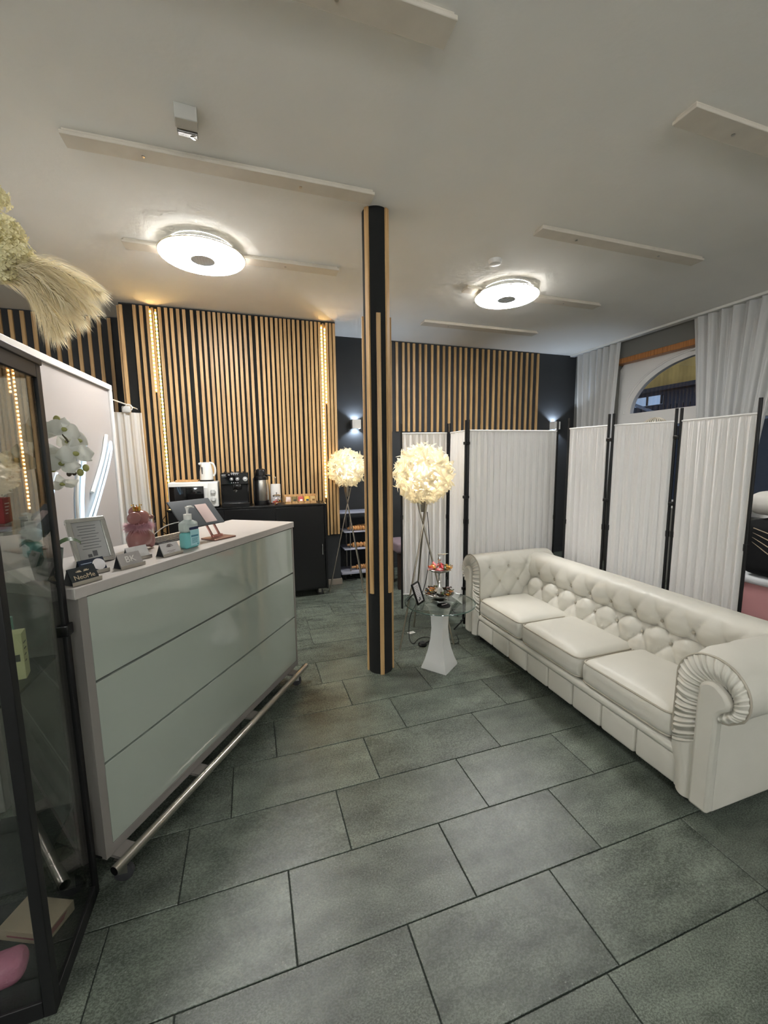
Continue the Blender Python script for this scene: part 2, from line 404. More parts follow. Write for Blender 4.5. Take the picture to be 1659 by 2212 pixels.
# chimney breast behind the sideboard
BX0, BX1, BY = -1.10, 0.985, 4.68
wbr = struct(MB().bb(BX0, BX1, BY, Y1, 0, ZC).build('wall_breast', M_DARK))
struct(MB().bb(BX0-0.012, BX1+0.012, BY-0.012, Y1, 0, 0.07).build('baseboard_breast', mat('baseboard_stone', srgb(150, 140, 128), 0.5), bevel=0.003))
struct(MB().bb(BX1+0.02, X1, Y1-0.012, Y1, 0, 0.07).build('baseboard_back', M_DARK, bevel=0.003))
felt = MB().bb(BX0, BX1, BY-0.006, BY, 0.605, 2.975).build('felt_backing', M_FELT, wbr)
SL_X = [-1.094, -0.98, -0.924, -0.867, -0.764, -0.708, -0.658, -0.603, -0.548, -0.478, -0.418, -0.368, -0.316, -0.271, -0.225, -0.178, -0.129,
        -0.081, -0.032, 0.019, 0.073, 0.136, 0.191, 0.239, 0.289, 0.338, 0.381, 0.425, 0.469, 0.515, 0.564, 0.618, 0.663, 0.706, 0.751, 0.792, 0.872, 0.912, 0.952]
sl_me = MB().bb(0, 0.028, -0.022, 0, 0, 2.352).mesh('slat', M_SLAT, smooth=False)
for i, x in enumerate(SL_X): put(sl_me, 'slat', wbr, (x, BY-0.006, 0.605+(0.008 if i else 0)))
thin_me = MB().bb(0, 0.020, -0.016, 0, 0, 2.352).mesh('slat', M_SLAT, smooth=False)
for x in (-0.824, 0.838): put(thin_me, 'slat', wbr, (x, BY-0.006, 0.605))
side_me = MB().bb(-0.02, 0, 0, 0.028, 0, 2.352).mesh('slat', M_SLAT, smooth=False)
put(side_me, 'slat', wbr, (BX0, BY+0.004, 0.605))
# slats on the back wall
bs_me = MB().bb(0, 0.032, -0.02, 0, 0, 1.13).mesh('slat', M_SLAT, smooth=False)
for x in [1.786] + [1.873, 1.962, 2.036, 2.112, 2.199, 2.28, 2.373, 2.46, 2.545, 2.629, 2.714, 2.795, 2.878, 2.968, 3.054, 3.145, 3.232, 3.323, 3.414, 3.504, 3.595, 3.686, 3.776, 3.872, 3.961, 4.061]:
    put(bs_me, 'slat', wb, (x, Y1, 1.84))
ls_me = MB().bb(0, 0.032, -0.02, 0, 0, 1.9).mesh('slat', M_SLAT, smooth=False)
for i in range(14): put(ls_me, 'slat', wb, (-1.328-0.093*i, Y1, 1.07))
# right wall with the arched window
WY0, WY1, WZ0, WZ1 = 2.26, 4.44, 0.85, 2.76
wr = MB()
wr.bb(X1, X1+0.3, Y0, WY0, 0, ZC); wr.bb(X1, X1+0.3, WY1, Y1, 0, ZC); wr.bb(X1, X1+0.3, WY0, WY1, 0, WZ0); wr.bb(X1, X1+0.3, WY0, WY1, WZ1, ZC)
struct(wr.build('wall_right', M_GREYW, smooth=False))
struct(MB().bb(X1-0.03, X1+0.16, WY0-0.02, WY1+0.03, 2.695, 2.765).build('trim_1', M_BEAM, bevel=0.006))
struct(MB().bb(X1-0.14, X1-0.06, 0.5, Y1-0.02, ZC-0.025, ZC).build('trim_2', M_WHITEP, bevel=0.003))   # curtain track
win = struct(thing('window_1', None, None, (X1+0.10, 3.35, 0)))
def arch(t, a=0.90, b=0.575): return (a*math.cos(t), 2.04+b*math.sin(t))
A = [arch(PI*i/40) for i in range(41)]
fr = MB()
def rim(y, z):   # push arch point out to the rectangle
    dy, dz = y, z-2.04
    k = min((1.09/abs(dy)) if abs(dy) > 1e-6 else 1e9, (0.66/dz) if dz > 1e-6 else 1e9)
    return (dy*k, 2.04+dz*k)
Bp = [rim(*p) for p in A]
n = len(A); vs = []
for x in (-0.03, 0.03):
    vs += [(x, p[0], p[1]) for p in A] + [(x, p[0], p[1]) for p in Bp]
fs = []
for i in range(n-1):
    fs += [(i, i+1, n+i+1, n+i), (2*n+i, 3*n+i, 3*n+i+1, 2*n+i+1), (i, 2*n+i, 2*n+i+1, i+1), (n+i, n+i+1, 3*n+i+1, 3*n+i)]
fr.add(vs, fs); fr.bb(-0.03, 0.03, -1.09, 1.09, 1.86, 2.04)
fr.build('arched_frame', M_WHITEG, win)
MB().tube([(-0.035, *arch(PI*i/40, 0.99, 0.64)) for i in range(41)], 0.012, 6).build('moulding', M_WHITEG, win)
lo = MB()
for y in (-1.06, 0, 1.06): lo.bb(-0.03, 0.03, y-0.045, y+0.045, 0.85, 1.86)
lo.bb(-0.03, 0.03, -1.09, 1.09, 0.85, 0.95)
lo.build('casement_frame', M_WHITEG, win, smooth=False)
MB().prism([(p[0], p[1]) for p in A], -0.004, 0.004, lambda a, b, h: (h, a, b)).build('pane', M_PANE, win, smooth=False)
for y in (-0.53, 0.53): MB().bb(-0.004, 0.004, y-0.5, y+0.5, 0.94, 1.87).build('pane', M_PANE, win, smooth=False)
MB().bb(-0.034, -0.03, 0.06, 0.16, 2.655, 2.675).build('vent_slot', mat('vent_grey', srgb(170, 168, 162), 0.5), win)
# what stands across the street
fac = thing('building', 'ochre house front with dark balcony band seen through the arched window', 'building', (9.0, 6.5, 0))
MB().bb(0, 0.3, -5, 5, 3.02, 8).build('upper_wall', mat('ochre_plaster', srgb(198, 158, 84), 0.9, var=(1.5, 0.25, 6), stretch=(1, 3, 1)), fac)
MB().bb(0, 0.3, -5, 5, -1, 3.02).build('lower_wall', mat('shopfront_dark', srgb(62, 64, 70), 0.8), fac)
MB().bb(-0.25, 0.0, -5, 5, 2.93, 3.02).build('balcony_slab', mat('slab_grey', srgb(60, 58, 58), 0.9), fac)
w_ = MB().bb(-0.04, 0.0, 0.55, 1.25, 2.66, 2.86).build('window', mat('lit_glass', srgb(150, 175, 200), 0.2, emit=((0.55, 0.72, 0.95, 1), 0.06)), fac)
for q in (0.55, 0.9, 1.25): MB().bb(-0.06, -0.03, q-0.02, q+0.02, 2.66, 2.86).build('mullion', MATS['slab_grey'], w_)
rl = MB()
for i in range(60): rl.bb(-0.22, -0.20, -4+0.14*i, -3.98+0.14*i, 2.0, 2.6)
tag(rl.build('railing_bars', mat('rail_dark', srgb(34, 36, 40), 0.6), fac, smooth=False), kind='stuff')
MB().box((-0.21, 0.6, 2.48), (0.05, 3.0, 0.06), rot=(R(24), 0, 0)).build('brace', mat('rail_grey', srgb(120, 124, 130), 0.6), fac)
MB().bb(-0.24, -0.18, -5, 5, 2.12, 2.19).build('railing_rail', MATS['rail_grey'], fac)
tag(MB().bb(5.2, 30, -20, 30, -0.3, -0.1).build('street', mat('asphalt', srgb(60, 60, 62), 0.9)), kind='structure')

# column
CXY = (0.822, 2.62)
colm = struct(MB().lathe([(0.083, 0), (0.083, ZC)], n=28).build('column', M_FELT, None, (*CXY, 0)))
facing = math.atan2(-CXY[1], -CXY[0])
for i in range(8):
    a = facing + R(-82+45*i)
    z0, z1 = (0.0, 2.372) if i % 2 == 0 else (0.573, ZC-0.002)
    r0 = 0.081
    s_ = MB().bb(r0, r0+0.013, -0.0135, 0.0135, z0, z1).build('slat', M_SLAT, colm, smooth=False); s_.rotation_euler = (0, 0, a)

# ceiling boards
BA = [(-0.742, 0.755), (1.897, 3.385)]
rows = [(1.43, 1.54), (2.40, 2.50), (3.37, 3.48), (4.30, 4.42)]
bl = {(0, 0): 'painted ceiling board at the top edge of the picture', (0, 1): 'long painted ceiling board ending at the column', (0, 2): 'painted ceiling board behind the round lamp over the desk',
      (1, 0): 'painted ceiling board cut off by the right picture edge', (1, 1): 'painted ceiling board above the folding screens, right of the column', (1, 2): 'painted ceiling board behind the farther round lamp', (1, 3): 'painted ceiling board nearest the slatted back wall'}
for (ci, ri), lab in bl.items():
    xa, xb = BA[ci]; ya, yb = rows[ri]; cx, cy_ = (xa+xb)/2, (ya+yb)/2
    t = thing('ceiling_board', lab, 'ceiling board', (cx, cy_, ZC), 0, 'boards screwed to the ceiling')
    MB().box((0, 0, -0.007), (xb-xa-0.02, yb-ya-0.02, 0.014)).build('spacer', M_BOARD, t)
    MB().box((0, 0, -0.022), (xb-xa, yb-ya, 0.016)).build('board', M_BOARD, t, bevel=0.003)
    for sx in (-0.42, 0.34):
        MB().lathe([(0.008, -0.0335), (0.008, -0.028)], (sx, 0.005, 0), 10).build('screw', M_STEEL, t)

# ceiling lamps
def ceiling_lamp(x, y, r, lab, diff, group='round ceiling lamps'):
    t = thing('ceiling_lamp', lab, 'ceiling lamp', (x, y, ZC), 0, group)
    MB().lathe([(r*0.72, -0.001), (r*0.72, -0.038), (r*0.93, -0.048), (r*0.984, -0.061)], n=64, caps=False).build('housing', M_WHITEP, t)
    MB().lathe([(r*0.27, -0.080), (r*0.28, -0.092), (r*0.6, -0.0905), (r*0.86, -0.085), (r*0.95, -0.078), (r*0.985, -0.066), (r*0.984, -0.061)], n=64, caps=False).build('diffuser', diff, t)
    MB().lathe([(r*0.985, -0.071), (r*1.006, -0.069), (r*1.006, -0.065), (r*0.985, -0.064)], n=64, caps=False).build('rim', mat('lamp_rim', srgb(206, 196, 172), 0.3, metal=0.4), t)
    g = MB().lathe([(0.001, -0.088), (r*0.27, -0.088), (r*0.28, -0.093), (r*0.26, -0.094), (r*0.25, -0.089)], n=32, caps=False).build('speaker_grille', mat('grille_grey', srgb(226, 230, 236), 0.4), t)
    rb = MB()
    for i in range(-3, 4):
        h = math.sqrt(max(0, 0.24**2-(i*0.065)**2))*r
        rb.bb(i*0.065*r-0.004, i*0.065*r+0.004, -h, h, -0.0915, -0.088)
    rb.build('grille_ribs', MATS['grille_grey'], g, smooth=False)
    return t
ceiling_lamp(-0.236, 3.36, 0.29, 'round glowing ceiling lamp above the reception desk', M_LAMPDIFF)
ceiling_lamp(2.29, 3.36, 0.283, 'round glowing ceiling lamp right of the column above the screens', M_LAMPDIFF)
def add_fill_globe(x, y, lab):      # unseen fill globes, added to brighten the ceiling, sofa and screens
    t = thing('fill_globe', lab, 'added fill lamp', (x, y, ZC), 0, 'added fill globes in the front half of the room')
    MB().lathe([(0.05, 0), (0.05, -0.02), (0.0, -0.02)], n=20).build('ceiling_rose', M_WHITEP, t)
    MB().cyl((0, 0, -0.02), (0, 0, -0.50), 0.004, n=8).build('cord', M_WHITEP, t)
    MB().lathe([(0.03, -0.49), (0.035, -0.53), (0.0, -0.53)], n=20).build('cap', M_STEEL, t)
    MB().sphere((0, 0, -0.66), 0.14, 16).build('globe', M_FILLDIFF, t)
add_fill_globe(-2.3, -1.0, 'added fill globe behind the viewer on the left side of the room')
add_fill_globe(-0.24, -2.4, 'added fill globe behind the viewer near the front wall')
add_fill_globe(2.29, -2.4, 'added fill globe behind the viewer on the right side of the room')

t = thing('smoke_detector', 'small round white smoke detector on the ceiling', 'smoke detector', (1.88, 2.92, ZC))
MB().lathe([(0.05, 0), (0.05, -0.018), (0.042, -0.03), (0.02, -0.034), (0.001, -0.034)], n=28).build('cover', M_WHITEP, t)
t = thing('motion_sensor', 'small square sensor box mounted on the ceiling above the desk', 'sensor', (-0.183, 2.16, ZC), R(3))
MB().box((0, -0.02, -0.03), (0.092, 0.065, 0.06)).build('housing', mat('sensor_grey', srgb(190, 188, 180), 0.5), t, bevel=0.004)
MB().box((0, 0.045, -0.03), (0.084, 0.06, 0.05), rot=(R(20), 0, 0)).build('lens', mat('sensor_lens', srgb(128, 124, 118), 0.25, spec=0.7), t, bevel=0.004)
MB().box((0.022, 0.055, -0.058), (0.018, 0.016, 0.004), rot=(R(20), 0, R(45))).build('reflector', M_CHROME, t)

# LED strips
def led_strip(x, z0, z1, w, lab, size):
    t = thing('led_strip', lab, 'LED strip', (x, BY-0.006, z0), 0, 'LED strips between the wall slats')
    h = z1-z0
    MB().bb(-w/2, w/2, -0.004, 0, 0, h).build('tape', mat('led_tape', srgb(220, 190, 120), 0.5), t)
    mb = MB(); k = int(h/0.037)
    for i in range(k): mb.box((0, -0.006, 0.02+i*0.037), (size, 0.006, 0.016))
    tag(mb.build('led_chips', M_LED, t, smooth=False), kind='stuff')
led_strip(-0.787, 1.04, 2.95, 0.016, 'long glowing LED strip at the left of the slatted wall, above the microwave', 0.013)
led_strip(-0.832, 2.16, 2.95, 0.012, 'short glowing LED strip beside the long one, upper left of the slatted wall', 0.010)
led_strip(0.829, 1.04, 2.95, 0.014, 'long glowing LED strip near the right end of the slatted wall', 0.011)
led_strip(0.864, 2.10, 2.95, 0.010, 'short glowing LED strip beside the long one, upper right of the slatted wall', 0.008)

# wall sconces
def sconce(x, z, lab):
    t = thing('wall_sconce', lab, 'wall lamp', (x, Y1, z), 0, 'cube wall sconces')
    b = MB(); s = 0.055
    b.bb(-s, s, -0.10, -0.094, -s, s); b.bb(-s, -s+0.006, -0.094, -0.002, -s, s); b.bb(s-0.006, s, -0.094, -0.002, -s, s)
    b.build('housing', M_WHITEP, t, smooth=False)
    MB().bb(-s+0.006, s-0.006, -0.06, -0.02, -0.012, 0.012).build('light_module', M_SCONLED, t)
    for sg in (1, -1):
        ld = bpy.data.lights.new('sconce_beam', 'SPOT'); ld.energy = SCONCE_W; ld.color = (0.66, 0.80, 1.0); ld.spot_size = R(118); ld.spot_blend = 0.35; ld.shadow_soft_size = 0.015
        lo_ = bpy.data.objects.new('sconce_beam', ld); COL.objects.link(lo_); lo_.parent = t; lo_.location = (0, -0.05, sg*0.03)
        lo_.rotation_euler = (0 if sg < 0 else PI, 0, 0)
sconce(1.315, 1.92, 'white cube wall sconce between the slatted wall and the column')
sconce(4.39, 1.95, 'white cube wall sconce in the far corner above the screens')

# ================================================================== SOFA
def resample(pts, n):
    P = [Vector(p) for p in pts]; L = [0]
    for a, b in zip(P, P[1:]): L.append(L[-1]+(b-a).length)
    out = []
    for i in range(n):
        s = L[-1]*i/(n-1); k = 0
        while k < len(L)-2 and L[k+1] < s: k += 1
        t = (s-L[k])/max(1e-9, L[k+1]-L[k]); out.append(P[k].lerp(P[k+1], t))
    return out, L[-1]
def arc(c, r, a0, a1, n=14): return [(c[0]+r*math.cos(R(a0+(a1-a0)*i/n)), c[1]+r*math.sin(R(a0+(a1-a0)*i/n))) for i in range(n+1)]
def tuft_h(u, v, du, dv):
    a, b = (u/du+v/dv)/2, (u/du-v/dv)/2
    sa, sb = abs(math.sin(PI*a)), abs(math.sin(PI*b))
    pil = (sa*sb)**0.42
    fold = 0.10*math.sin(2*PI*(a-b)*2.5+0.8*math.sin(5*a))*sa*sb     # soft leather puckers
    ra = (a-round(a)); rb = (b-round(b)); d2 = (ra*ra+rb*rb)
    return pil + fold - 0.55*math.exp(-d2/0.006)
def tufted(mb, prof, u0, u1, nu, nv, place, du, dv, v0, amp, vmax, uc=0.0, fade=0.06):
    P, Ltot = resample(prof, nv)
    Nn = []
    for i in range(nv):
        t = (P[min(i+1, nv-1)]-P[max(i-1, 0)]).normalized(); Nn.append(Vector((-t[1], t[0])))
    def fn(a, b):
        u = u0+(u1-u0)*a; i = min(nv-1, int(round(b*(nv-1)))); v = Ltot*i/(nv-1)
        w = 1.0
        w *= min(1, (u-u0)/fade, (u1-u)/fade); w *= max(0, min(1, (vmax-v)/0.10))
        vv = v-v0
        if vv < -0.02:   # below the lowest row the folds run straight down
            h = tuft_h(u-uc, -0.02, du, dv)*0.6+0.35
        elif vv > 2*dv: tt_ = min(1, (vv-2*dv)/dv)**0.7; h = tuft_h(u-uc, vv, du, dv)*(1-tt_)+0.92*tt_      # folds run out over the roll
        else: h = tuft_h(u-uc, vv, du, dv)
        p = P[i]+Nn[i]*(amp*max(0, w)*h)
        return place(u, p[0], p[1])
    mb.grid(nu, nv, fn)
    return P, Nn, Ltot
sofa = thing('sofa', 'cream leather tufted three-seat sofa with rolled arms in front of the white screens', 'sofa', (1.67, 1.925, 0))
MB().bb(0.03, 0.70, -0.93, 0.93, 0.07, 0.25).build('base', M_LEATHER, sofa, bevel=0.01)
back_prof = [(0.36, 0.27), (0.405, 0.40), (0.445, 0.49)] + arc((0.60, 0.572), 0.125, 205, 30, 20)[0:] + [(0.718, 0.60), (0.725, 0.55), (0.70, 0.46), (0.695, 0.25), (0.695, 0.07)]
mb = MB()
DU, DV, V0 = 0.085, 0.118, 0.10
# normals must point to the seat: profile runs upward so flip by mirroring the placement
bp, bn, bl_ = tufted(mb, back_prof, -0.932, 0.932, 222, 86, lambda u, x, z: (x, u, z), DU, DV, V0, 0.036, 0.53, 0.0, 0.05)
mb.build('backrest', M_LEATHER, sofa, angle=180)
but = MB().lathe([(0.0, -0.004), (0.008, -0.003), (0.0095, 0.001), (0.007, 0.005), (0.0, 0.0065)], n=12).mesh('button', M_PIPING)
def button(loc, nrm, par):
    o = put(but, 'button', par, loc); o.rotation_mode = 'QUATERNION'; o.rotation_quaternion = Vector(nrm).to_track_quat('Z', 'Y')
bk = [o for o in COL.objects if o.name.startswith('backrest')][-1]
for row in range(0, 3):
    v = V0+row*DV; i = int(round(v/bl_*85)); p, nn = bp[i], bn[i]
    for k in range(-10, 11):
        u = (2*k + (row % 2))*DU
        if abs(u) > 0.745: continue
        q = p+nn*0.006
        button((q[0], u, q[1]), (nn[0], 0, nn[1]), bk)
arm_prof = [(0.772, 0.22), (0.775, 0.35), (0.778, 0.50)] + arc((0.908, 0.573), 0.130, 185, -25, 24) + [(1.015, 0.505), (0.985, 0.475), (0.945, 0.455)]
AV0 = 0.17
for sg in (-1, 1):
    mb = MB()
    ap, an, al = tufted(mb, arm_prof, 0.0, 0.722, 90, 74, lambda u, y, z: (u, sg*y, z), DU, DV, AV0, 0.022, 0.60, 0.09, 0.10)
    # rear closing face of the roll
    arm = mb.build('arm', M_LEATHER, sofa, angle=180)
    MB().prism([(p[0], p[1]) for p in arm_prof], 0.700, 0.722, lambda a, b, h: (h, sg*a, b)).build('arm_end', M_LEATHER, sofa)
    for row in range(0, 3):
        v = AV0+row*DV; i = int(round(v/al*73)); p, nn = ap[i], an[i]
        for k in range(-1, 5):
            u = 0.09+(2*k+(row % 2))*DU
            if not 0.07 < u < 0.40: continue
            q = p+nn*0.004
            button((u, sg*q[0], q[1]), (0, sg*nn[0], nn[1]), arm)
    MB().bb(0.0, 0.70, sg*0.79, sg*0.945, 0.07, 0.50).build('arm_side', M_LEATHER, sofa, bevel=0.006)
    # pleated scroll facing
    out_c = [(0.805, 0.07), (0.80, 0.16), (0.775, 0.235), (0.773, 0.36), (0.776, 0.50)] + arc((0.908, 0.573), 0.132, 180, -30, 26) + [(1.0, 0.488), (0.975, 0.468), (0.955, 0.462)]
    in_c = [(0.885, 0.07), (0.885, 0.20), (0.885, 0.30), (0.885, 0.42), (0.885, 0.50)] + arc((0.935, 0.555), 0.052, 175, -40, 26) + [(0.965, 0.518), (0.955, 0.505), (0.948, 0.495)]
    PO, lo_ = resample([(*p,) for p in out_c], 260)
    # pair inner points by index fraction of the original lists
    def pair(fr_):
        k = fr_*(len(out_c)-1); i = min(int(k), len(out_c)-2); t = k-i
        a = Vector(out_c[i]).lerp(Vector(out_c[i+1]), t); b = Vector(in_c[i]).lerp(Vector(in_c[i+1]), t); return a, b
    lens = [0]; prev = pair(0)[0]
    for i in range(1, 801):
        q = pair(i/800)[0]; lens.append(lens[-1]+(q-prev).length); prev = q
    rp = random.Random(5); ph = [rp.uniform(0, 6.28) for _ in range(4)]
    def facing_fn(a, b):
        s = a*lens[-1]; lo2, hi2 = 0, 800
        while hi2-lo2 > 1:
            md = (lo2+hi2)//2
            if lens[md] < s: lo2 = md
            else: hi2 = md
        A_, B_ = pair(lo2/800)
        t = b; p = A_.lerp(B_, t)
        z = p[1]; w = max(0, min(1, (s-0.20)/0.06))
        pl = math.sin(s*2*PI/0.031+ph[0]+1.4*math.sin(s*23+ph[1])+0.8*t)+0.5*math.sin(s*2*PI/0.017+ph[2]+1.5*t)
        x = -0.006-0.020*math.sin(PI*min(1, t*1.05)) - 0.0045*pl*w*(0.35+0.65*(1-t))*min(1, t*8+0.35)
        return (x, sg*p[0], z)
    MB().grid(360, 12, facing_fn).build('pleated_facing', M_LEATHER, sofa, angle=180)
    MB().tube([(-0.005, sg*p[0], p[1]) for p in PO[60:]], 0.0052, 6).build('piping', M_PIPING, sofa)
    post = [(0.873, 0.07), (0.873, 0.49), (0.876, 0.545)] + arc((0.922, 0.565), 0.047, 165, 45, 8) + [(0.972, 0.585), (0.988, 0.556), (0.985, 0.530), (0.962, 0.508), (0.950, 0.49), (0.947, 0.07)]
    MB().prism(post, -0.034, 0.01, lambda a, b, h: (h, sg*a, b)).build('arm_post', M_LEATHER, sofa, bevel=0.012)
for k in range(3):
    yc = (k-1)*0.519
    cu = MB().rbox((0.205, yc, 0.322), (0.45, 0.516, 0.145), 0.052, 5, 0.026, 8).build('seat_cushion', M_LEATHER, sofa, angle=180)
    for z in (0.378, 0.272):
        pts = []
        hx, hy, r = 0.225, 0.258, 0.05
        for (cx, cy_, a0) in ((hx-r, hy-r, 0), (-hx+r, hy-r, 90), (-hx+r, -hy+r, 180), (hx-r, -hy+r, 270)):
            for i in range(7):
                a = R(a0+15*i); pts.append((0.205+cx+(r-0.008)*math.cos(a), yc+cy_+(r-0.008)*math.sin(a), z))
        MB().tube(pts, 0.0048, 6, closed=True).build('piping', M_PIPING, cu)
for k in range(8):
    w = 1.60/8
    MB().rbox((0.025, -0.80+w*(k+0.5), 0.140), (0.05, w-0.0035, 0.14), 0.016, 3, 0, 3).build('front_panel', M_LEATHER, sofa, angle=180)
MB().tube([(0.022, -0.802, 0.226), (0.016, -0.78, 0.228), (0.016, 0.78, 0.228), (0.022, 0.802, 0.226)], [0.018, 0.027, 0.027, 0.018], 12).build('front_roll', M_LEATHER, sofa)
for x in (0.08, 0.62):
    for y in (-0.86, 0.86):
        MB().lathe([(0.022, 0), (0.028, 0.07)], (x, y, 0), 12).build('foot', M_BLACKP, sofa)

# ================================================================== FOLDING SCREENS
def screen(name_label, poles, singles, seed):
    cxm = sum(p[0] for p in poles)/len(poles); cym = sum(p[1] for p in poles)/len(poles)
    t = thing('folding_screen', name_label, 'folding screen', (cxm, cym, 0), 0, 'white cloth folding screens')
    L_ = [Vector((p[0]-cxm, p[1]-cym, 0)) for p in poles]; rs = random.Random(seed)
    ZT, ZB = 1.705, 0.20
    for i in range(len(L_)-1):
        a, b = L_[i], L_[i+1]; d = (b-a); ln = d.length; d.normalize(); nn = Vector((-d.y, d.x, 0))
        a2, b2 = a+d*0.020, b-d*0.020
        ph = [rs.uniform(0, 6.28) for _ in range(6)]; nf = ln/0.062
        def fn(u, v):
            z = ZB+(ZT-ZB)*v
            g = math.exp(-(1-v)*9)          # tight gathers close to the top rod
            off = 0.010*(1-0.8*g)*math.sin(2*PI*nf*u+ph[0]+1.2*math.sin(4*u+ph[1])+0.4*v)
            off += 0.0028*math.sin(2*PI*nf*1.9*u+ph[2]+0.5*math.sin(7*u))
            off += 0.0018*(0.4+g)*math.sin(2*PI*nf*4.3*u+ph[3]+2*math.sin(9*u+ph[4]))
            edge = min(1, u*14, (1-u)*14); top = min(1, (1-v)*40+0.05); bot = min(1, v*25+0.15)
            sag = -0.006*math.sin(PI*u)*(1 if v > 0.99 else 0)
            p = a2.lerp(b2, u)+nn*off*edge*top*bot; return (p.x, p.y, z+sag)
        MB().grid(int(150*ln/0.45), 26, fn).build('cloth_panel', M_VEIL, t, angle=180, weld=False)
        MB().cyl(a2+Vector((0, 0, ZT)), b2+Vector((0, 0, ZT)), 0.0065, n=8).build('top_rod', M_VEIL, t)
        MB().cyl(a2+Vector((0, 0, ZB)), b2+Vector((0, 0, ZB)), 0.0065, n=8).build('bottom_rod', M_VEIL, t)
        for q in (a2-d*0.004, b2+d*0.004):
            pm = MB().cyl((q.x, q.y, 0.06), (q.x, q.y, 1.79), 0.0095, n=10)
            po = pm.build('pole', M_BLACKM, t)
            MB().cyl((q.x, q.y, 0.92), (q.x, q.y, 0.96), 0.0125, n=10).build('sleeve', M_BLACKM, po)
    for i, p in enumerate(L_):
        if 0 < i < len(L_)-1:
            for z in (1.60, 1.15, 0.35): MB().rbox((p.x, p.y, z), (0.05, 0.034, 0.026), 0.006, 2, 0, 1).build('hinge_clip', M_BLACKP, t)
        dirs = (35, 155, 275)
        ft = MB()
        for a in dirs:
            e = Vector((math.cos(R(a+20*i)), math.sin(R(a+20*i)), 0))*0.12
            ft.cyl((p.x, p.y, 0.075), (p.x+e.x, p.y+e.y, 0.006), 0.006, n=8)
        ft.cyl((p.x, p.y, 0.03), (p.x, p.y, 0.09), 0.011, n=10)
        if i in singles: ft.build('tripod_foot', M_BLACKM, t)
    return t
screen('white cloth screen standing left of the sofa behind the feather lamp, on black poles', [(1.31, 3.52), (1.75, 3.40), (1.735, 3.06), (2.62, 3.00)], (1, 2), 1)
screen('white cloth screen standing close behind the sofa back, on black poles', [(2.50, 2.77), (2.575, 2.41), (2.75, 2.03), (2.72, 1.54)], (1, 2), 2)

# ================================================================== FEATHER LAMPS
def feather_shade(t, zc, rad, seed, n=900):
    rs = random.Random(seed); mb = MB()
    for i in range(n):
        z = 1-2*(i+0.5)/n; a = i*2.39996+rs.uniform(-0.2, 0.2); rr = math.sqrt(1-z*z)
        d = Vector((rr*math.cos(a), rr*math.sin(a), z))
        tg = d.cross(Vector((rs.gauss(0, 1), rs.gauss(0, 1), rs.gauss(0, 1)-0.4))).normalized()
        ln = rs.uniform(0.055, 0.10); wd = rs.uniform(0.010, 0.017); lift = rs.uniform(0.25, 0.75); curl = rs.uniform(-1.5, 1.5)
        p = d*(rad*rs.uniform(0.74, 0.86)); dirv = (tg*(1-lift*0.5)+d*lift).normalized()
        pts = []; k = 5
        for j in range(k):
            pts.append((p.copy(), wd*math.sin(PI*(0.12+0.86*j/(k-1)))**0.8))
            p = p+dirv*(ln/(k-1))
            sd = dirv.cross(d)
            dirv = (dirv + (tg.cross(d)*curl*0.28) - d*0.10).normalized()
        o = len(mb.v)
        for q, w in pts:
            s_ = dirv.cross(d); s_ = s_.normalized() if s_.length > 1e-4 else tg
            mb.v += [tuple(q-s_*w), tuple(q+d*w*0.45), tuple(q+s_*w)]
        for j in range(k-1):
            b = o+3*j
            mb.f += [(b, b+1, b+4, b+3), (b+1, b+2, b+5, b+4)]
    sh = mb.build('feather_shade', M_FEATHER, t, (0, 0, zc), angle=180, weld=False)
    tag(sh, kind='stuff')
    g = MB().sphere((0, 0, 0), rad*0.60, 14).build('bulb_globe', M_GLOBE, sh)
def tripod(t, feet, top, cross, r=0.007):
    for f in feet:
        c = Vector(f); c2 = Vector(top)
        d = (Vector(cross)-c); e = c+d*(1+0.33)
        MB().cyl(c, e, r, n=10).build('leg', M_NICKEL, t)
ft1 = thing('feather_floor_lamp', 'tripod floor lamp with cream feather ball shade beside the glass side table', 'floor lamp', (1.29, 2.94, 0), 0, 'feather ball floor lamps')
tripod(ft1, [(-0.245, -0.11, 0), (0.03, 0.27, 0), (0.195, -0.165, 0)], (0, 0, 1.15), (0, 0, 0.96))
MB().lathe([(0.016, 1.06), (0.02, 1.10), (0.02, 1.22)], n=14).build('socket', M_NICKEL, ft1)
feather_shade(ft1, 1.355, 0.235, 11)
ca = smooth_path([(0.03, -0.01, 1.06), (0.04, -0.03, 0.75), (0.0, -0.02, 0.45), (-0.10, 0.02, 0.22), (-0.10, 0.06, 0.02), (-0.11, -0.05, 0.006), (-0.03, 0.02, 0.006), (0.03, 0.03, 0.006), (0.065, -0.005, 0.006), (0.02, -0.06, 0.010), (-0.02, -0.08, 0.012)])
MB().tube(ca, 0.003, 6).build('cable', M_BLACKP, ft1)
MB().lathe([(0.034, 0.0), (0.036, 0.012), (0.026, 0.024), (0.0, 0.026)], (-0.045, -0.09, 0), 20).build('foot_switch', M_BLACKP, ft1)
MB().tube(smooth_path([(-0.015, -0.085, 0.010), (0.05, -0.06, 0.006), (0.13, -0.12, 0.006), (0.22, -0.16, 0.006), (0.27, -0.10, 0.006), (0.30, 0.0, 0.006)]), 0.003, 6).build('cable', M_BLACKP, ft1)
ft2 = thing('feather_floor_lamp', 'tripod floor lamp with cream feather ball shade between the sideboard and the column', 'floor lamp', (1.05, 4.53, 0), 0, 'feather ball floor lamps')
tripod(ft2, [(-0.25, -0.09, 0), (0.20, 0.11, 0), (0.10, -0.27, 0)], (0, 0, 1.15), (0, 0, 0.98))
MB().lathe([(0.016, 1.06), (0.02, 1.10), (0.02, 1.22)], n=14).build('socket', M_NICKEL, ft2)
feather_shade(ft2, 1.385, 0.215, 12, 700)

